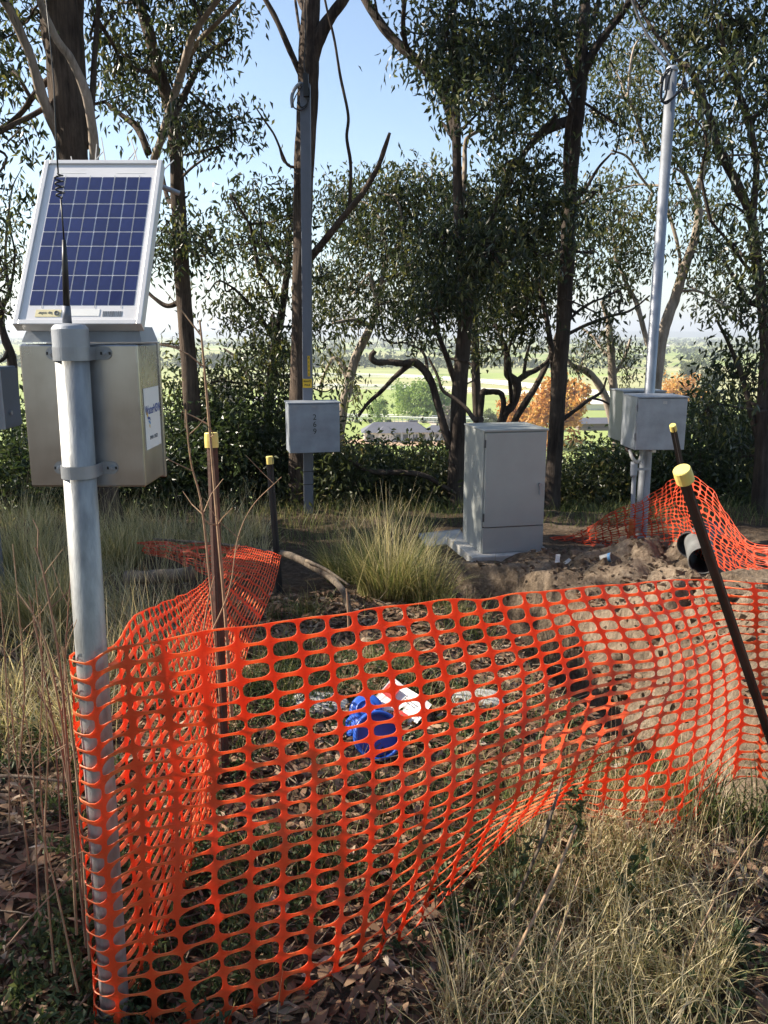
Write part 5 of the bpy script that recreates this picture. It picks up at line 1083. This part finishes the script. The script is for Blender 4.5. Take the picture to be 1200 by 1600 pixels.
B = field(5200, (-.1, 1.7), (1.15, 2.7), lambda x, y: fg_keep(x-.02, y)); B[:, 2] += rng.uniform(0, .10, len(B)); blades(gm, B, rng.uniform(.06, .24, len(B)), .0026, rng.uniform(1.6, 3.4, len(B)), np.clip(rng.normal(.82, .15, len(B)), 0, 1))
B = field(900, (-.1, 1.7), (1.15, 2.7), lambda x, y: fg_keep(x-.02, y)); blades(gm, B, rng.uniform(.25, .5, len(B)), .0024, rng.uniform(.1, 1.3, len(B)), np.clip(rng.normal(.88, .1, len(B)), 0, 1), seg=5)
B = field(420, (.45, 1.2), (2.1, 2.7)); blades(gm, B, rng.uniform(.15, .42, len(B)), .0018, rng.uniform(.1, .9, len(B)), np.clip(rng.normal(.7, .2, len(B)), 0, 1), seg=5)
# greener wider blades by the foot of the leaning picket
B = field(500, (1.0, 1.5), (2.45, 2.85)); blades(gm, B, rng.uniform(.1, .26, len(B)), .007, rng.uniform(.5, 1.5, len(B)), np.clip(rng.normal(.18, .12, len(B)), 0, 1))
# thin scattered grass elsewhere in front
B = field(16000, (-1.8, 1.9), (1.2, 4.2), lambda x, y: ~bare(x, y) & clumpy(x, y, 2.6, .17, 75)); blades(gm, B, rng.uniform(.05, .2, len(B)), .0022, rng.uniform(.3, 1.6, len(B)), np.clip(rng.normal(.36, .22, len(B)), 0, 1))
# green grass inside the enclosure
B = field(30000, (-.9, 2.2), (2.6, 6.0), lambda x, y: ~bare(x, y) & (x < 1.0+.2*vnoise(x*3, y*3, 5)) & clumpy(x, y, 1.9, .16, 77)); blades(gm, B, rng.uniform(.06, .24, len(B)), .0032, rng.uniform(.3, 2.2, len(B)), np.clip(.30+.35*fbm(B[:, 0]*2, B[:, 1]*2, 79)+rng.normal(0, .16, len(B)), 0, 1))
# tall rank grass on the left
tufts(620, (-4.6, -.95), (3.0, 7.6), lambda x, y: clumpy(x, y, 1.3, -.10, 81), 30, (.10, .46), .0046, .58, tsd=.22, spread=.08, bend=(.15, 2.2))
B = field(9000, (-4.6, -.95), (3.0, 7.6), lambda x, y: clumpy(x, y, 1.3, -.06, 81)); blades(gm, B, rng.uniform(.08, .3, len(B)), .0036, rng.uniform(.6, 2.9, len(B)), np.clip(rng.normal(.62, .2, len(B)), 0, 1))
B = field(1900, (-4.4, -1.0), (2.9, 7.2)); blades(gm, B, rng.uniform(.35, .66, len(B)), .0028, rng.uniform(.1, .9, len(B)), np.clip(rng.normal(.8, .14, len(B)), 0, 1), seg=6)
# fringe along the top of the slope
B = field(11000, (-5.5, 5.0), (6.6, 8.9), lambda x, y: ((x < .45) | (y > 7.6)) & clumpy(x, y, 1.2, -.12, 85)); blades(gm, B, rng.uniform(.06, .24, len(B)), .005, rng.uniform(.3, 1.4, len(B)), np.clip(.26+.4*fbm(B[:, 0], B[:, 1], 87)+rng.normal(0, .17, len(B)), 0, 1))
tag(gm.build('grass', M['grass']), kind='stuff')
# tussocks one can point at
def tussock(label, px, py, n, h, rad, tone, seeds=40, group='tall grass tussocks'):
    g_ = gpt(px, py); m = MB(); a = rng.uniform(0, 6.28, n); r = rad*.35*np.sqrt(rng.uniform(0, 1, n))
    B = np.c_[r*np.cos(a), r*np.sin(a), np.full(n, -.03)]; lean = np.c_[np.cos(a+rng.normal(0, .5, n)), np.sin(a+rng.normal(0, .5, n))]
    root = thing('grass_tussock', label, 'grass', g_, group=group)
    blades(m, B, rng.uniform(.45, 1.05, n)*h, .0042, rng.uniform(.25, 1.55, n), np.clip(rng.normal(tone, .16, n), 0, 1), lean, 6); tag(m.build('blades', M['grass'], root), kind='stuff')
    m = MB(); B = np.c_[rng.normal(0, rad*.15, (seeds, 2)), np.zeros(seeds)]; a = rng.uniform(0, 6.28, seeds)
    blades(m, B, rng.uniform(.9, 1.45, seeds)*h, .0038, rng.uniform(.1, .75, seeds), np.clip(rng.normal(.82, .1, seeds), 0, 1), np.c_[np.cos(a), np.sin(a)], 7); tag(m.build('seed_stems', M['grass'], root), kind='stuff')
tussock('big green and straw tussock in the middle, left of the grey cabinet', 610, 925, 1000, .56, .6, .40, 90)
tussock('tussock in the shade just left of the big middle one', 545, 905, 700, .45, .45, .34, 20)
tussock('low tussock right of the big middle one, below the pit lid', 668, 935, 500, .4, .4, .42, 25)
tussock('tall dry tussock at the left edge in front of the dark shrubs', 40, 900, 900, .6, .5, .55, 60)
tussock('dry tussock directly behind the galvanised post', 190, 880, 600, .45, .45, .5, 40)
tussock('pale tussock at the far left between the tall stalks', 75, 985, 800, .55, .5, .5, 50)
# leaf litter
lt = MB(); B = field(26000, (-2.3, 2.4), (1.15, 5.2), lambda x, y: (fbm(x*1.6, y*1.6, 90)+rng.normal(0, .25, len(x)) > -.25) & (seg_dist(x, y, TRENCH)[0] > .2) & ((mound_h(x, y) < .06) | (rng.uniform(0, 1, len(x)) < .08)))
n = len(B); a = rng.uniform(0, 6.28, n); L_ = rng.uniform(.035, .10, n)[:, None]; W_l = L_*rng.uniform(.16, .38, (n, 1))
d = nrm(np.c_[np.cos(a), np.sin(a), rng.normal(0, .28, n)]); s = nrm(np.cross(d, np.array([0, 0, 1.0])+rng.normal(0, .35, (n, 3)))); k = np.cross(s, d)
B = B+np.c_[np.zeros((n, 2)), rng.uniform(.012, .035, n)]
cu = rng.normal(0, .18, (n, 1)); V = np.stack([B-d*L_/2, B-d*L_*.1+s*W_l/2+k*L_*cu*.5, B-d*L_*.1-s*W_l/2+k*L_*cu*.5, B+d*L_*.22+s*W_l*.36+k*L_*cu*.4, B+d*L_*.22-s*W_l*.36+k*L_*cu*.4, B+d*L_/2-k*L_*cu*.3], 1).reshape(-1, 3)
i = np.arange(n)*6; tn = np.repeat(np.clip(rng.beta(1.6, 1.9, n), 0, 1), 6)
lt.add(V, np.vstack([np.c_[i, i+1, i+2], np.c_[i+3, i+5, i+4]]), tn); lt.f.setdefault(4, []).append(np.c_[i+2, i+1, i+3, i+4])
tag(lt.build('leaf_litter', M['litter']), kind='stuff')
# crumbs and roots of dug soil
cm_ = MB(); n = 5200; x = rng.uniform(.2, 3.6, n); y = rng.uniform(2.9, 6.6, n); k = bare(x, y) & (mound_h(x, y)+rng.uniform(-.03, .05, n) > .03); x, y = x[k], y[k]; n = len(x)
sz = rng.gamma(1.6, .006, n)+.003; V0 = nrm(np.array([(1,1,1),(1,-1,-1),(-1,1,-1),(-1,-1,1),(0,0,-1.3),(.9,-.2,.3)])); V = (V0[None]*rng.uniform(.6, 1.3, (n, 6, 1))+rng.normal(0, .2, (n, 6, 3)))*sz[:, None, None]+np.c_[x, y, H(x, y)+sz*.4][:, None]
i = np.arange(n)*6; cm_.add(V.reshape(-1, 3), np.vstack([np.c_[i+a, i+b, i+c] for a, b, c in ((0,2,3),(0,3,5),(5,3,1),(5,1,2),(0,5,2),(1,4,2),(3,4,1),(2,4,3))]), np.repeat(rng.uniform(.55, 1, n), 6))
tag(cm_.build('soil_crumbs', M['ground']), kind='stuff')
# twigs among the litter
tw = MB()
for k in range(420):
    x, y = rng.uniform(-1.9, 2.0), rng.uniform(1.2, 4.8)
    if bare(np.array([x]), np.array([y]))[0] and rng.uniform() < .7: continue
    l = rng.uniform(.08, .4); a = rng.uniform(0, 6.28); z = Hs(x, y)+.02; e = np.array([math.cos(a), math.sin(a)])*l
    tw.tube([(x, y, z), (x+e[0]*.5+rng.normal(0, .012), y+e[1]*.5, z+rng.uniform(0, .03)), (x+e[0], y+e[1], z+rng.uniform(-.01, .04))], [.0028, .0022, .001], 4, cap=False)
tag(tw.build('fallen_twigs', M['dead_wood']), kind='stuff')
# low leafy weeds, mostly behind and below the front mesh
wd = MB()
def weeds(n, xr, yr, hgt, thr, seed, L=.03, k=16, keep=None):
    B = field(n, xr, yr, lambda x, y: ~bare(x, y) & clumpy(x, y, 2.2, thr, seed)); 
    P = np.repeat(B, k, 0); u = rng.uniform(0, 1, len(P)); st = np.repeat(rng.normal(0, .35, (len(B), 2)), k, 0)
    hh = np.repeat(rng.uniform(.4, 1, len(B))*hgt, k)*u
    C = P+np.c_[st*hh[:, None], hh]+rng.normal(0, .012, P.shape)
    leaves(wd, C, L, L*.42, droop=-.35, spread=.8, tone=np.clip(np.repeat(rng.normal(.45, .2, len(B)), k)+rng.normal(0, .15, len(P)), 0, 1))
weeds(750, (-.95, .45), (1.25, 2.4), .12, -.06, 91)
weeds(800, (-.8, 1.1), (2.2, 4.2), .10, .06, 92)
weeds(600, (-2.0, -.5), (1.4, 3.2), .12, .02, 93)
weeds(160, (.2, 1.5), (1.4, 2.6), .16, .05, 94)
tag(wd.build('ground_weeds', M['weed']), kind='stuff')
# small upright weeds growing through the front mesh
def sprig(label, px, py, D, h, n=9):
    p = at(px, py, D); p[2] = Hs(p[0], p[1]); root = thing('leafy_weed', label, 'weed', p, group='leafy weeds at the mesh')
    q = cr([(0, 0, -.02), (rng.normal(0, .02), rng.normal(0, .02), h*.5), (rng.normal(0, .05), rng.normal(0, .04), h)], 6)
    m = MB(); m.tube(q, np.linspace(.002, .0009, len(q)), 5); m.build('stem', M['weed'], root)
    m = MB(); C = np.repeat(q[2:], n//2, 0)+rng.normal(0, .006, ((len(q)-2)*(n//2), 3)); leaves(m, C, .038, .017, droop=-.1, spread=.8, tone=rng.uniform(.3, 1, len(C))); tag(m.build('leaves', M['weed'], root), kind='stuff')
sprig('leafy weed poking through the mesh right of the fold', 900, 1330, 2.25, .34, 12); sprig('leafy weed at the lower mesh edge left of the long stick', 780, 1420, 2.05, .24, 14); sprig('small leafy weed below the mesh at the centre right', 690, 1480, 1.95, .14, 14)
sprig('broad leafy weed at the bottom right corner of the dirt', 1165, 1440, 1.9, .12, 16); sprig('leafy weed beside the mesh lobe at right', 985, 1400, 2.1, .22, 10)
# dry stalks left of the post
def stalk(pts, r0, label, mat='stalk_red', group=None, side=0):
    P = np.array([at(*p) for p in pts]); C = cr(P-P[0], 8); root = thing('dry_stalk', label, 'weed stalk', P[0], group=group)
    m = MB(); m.tube(C, np.linspace(r0, r0*.4, len(C)), 7, rough=.12); m.build('stem', M[mat], root)
    if side:
        m = MB()
        for k in range(side):
            j = rng.integers(len(C)//4, len(C)-1); a = rng.uniform(0, 6.28); l = rng.uniform(.06, .22); e = np.array([math.cos(a)*.7, math.sin(a)*.4, rng.uniform(.3, .9)])*l
            m.tube([C[j], C[j]+e*.5+rng.normal(0, .006, 3), C[j]+e], [r0*.4, r0*.32, r0*.2], 4, cap=False)
        tag(m.build('side_twigs', M[mat], root), kind='stuff')
LS = 'thin dry brown weed stalk among others left of the galvanised post'; GS = 'dry stalks left of the post'
for k, pts in enumerate([[(135,1480,1.75),(112,1250,1.75),(95,1050,1.75),(70,905,1.78),(55,855,1.8)], [(120,1460,1.8),(105,1200,1.8),(88,1080,1.8),(62,980,1.82),(25,920,1.85)], [(140,1500,1.7),(128,1300,1.7),(110,1120,1.7),(98,1010,1.72)],
        [(125,1340,1.95),(100,1190,1.95),(80,1120,1.95),(58,1080,1.95)], [(60,1420,1.9),(55,1280,1.9),(50,1180,1.9),(35,1100,1.9)], [(122,1550,1.7),(90,1400,1.7),(55,1270,1.7),(20,1215,1.72),(-10,1180,1.75)], [(95,1300,2.1),(85,1150,2.1),(60,1000,2.1),(45,930,2.1)], [(130,1400,1.85),(118,1200,1.85),(100,1080,1.85)],
        [(30,1200,2.3),(38,1080,2.3),(30,960,2.3),(20,850,2.35)], [(10,1480,1.7),(60,1420,1.72),(110,1370,1.75),(140,1340,1.75)], [(75,1380,2.2),(62,1200,2.2),(66,1040,2.2),(55,900,2.2)], [(15,1300,2.4),(12,1120,2.4),(2,950,2.4),(-8,880,2.4)], [(100,1250,2.4),(98,1100,2.4),(106,960,2.4),(112,880,2.4)], [(45,1350,2.0),(25,1180,2.0),(12,1060,2.0)], [(85,1520,1.75),(70,1330,1.75),(75,1160,1.75),(64,1050,1.78)]]):
    stalk(pts, .0036 if k < 4 else .0028, LS, 'stalk' if k % 3 else 'stalk_red', GS, side=4 if k % 2 == 0 else 2)
stalk([(362,1120,2.8),(352,960,2.8),(340,820,2.8),(330,700,2.8),(318,560,2.8),(312,500,2.8)], .0075, 'tall grey dead weed stalk right beside the brown picket', 'stalk', side=7)
stalk([(345,1100,2.7),(330,930,2.7),(315,790,2.7),(298,720,2.7),(290,640,2.7)], .005, 'shorter dead weed stalk left of the tall one by the brown picket', 'stalk', side=6)
stalk([(332,985,2.6),(352,940,2.6),(362,905,2.6),(372,840,2.6),(395,790,2.6),(440,745,2.6)], .003, 'thin dead twig arching right across the brown picket', 'stalk', side=3)
stalk([(545,985,3.6),(543,940,3.6),(541,920,3.6)], .006, 'broken straw stem standing at the end of the arched dead limb', 'stalk')
stalk([(308,1040,2.5),(318,985,2.5),(326,935,2.5),(335,900,2.5)], .0035, 'short broken stalk inside the left mesh', 'stalk')
# seed-headed stems in front of the shaded strip
stalk([(370,880,6.2),(368,820,6.2),(372,790,6.2)], .004, 'pale broken stalk standing right of the brown picket far back', 'stalk')
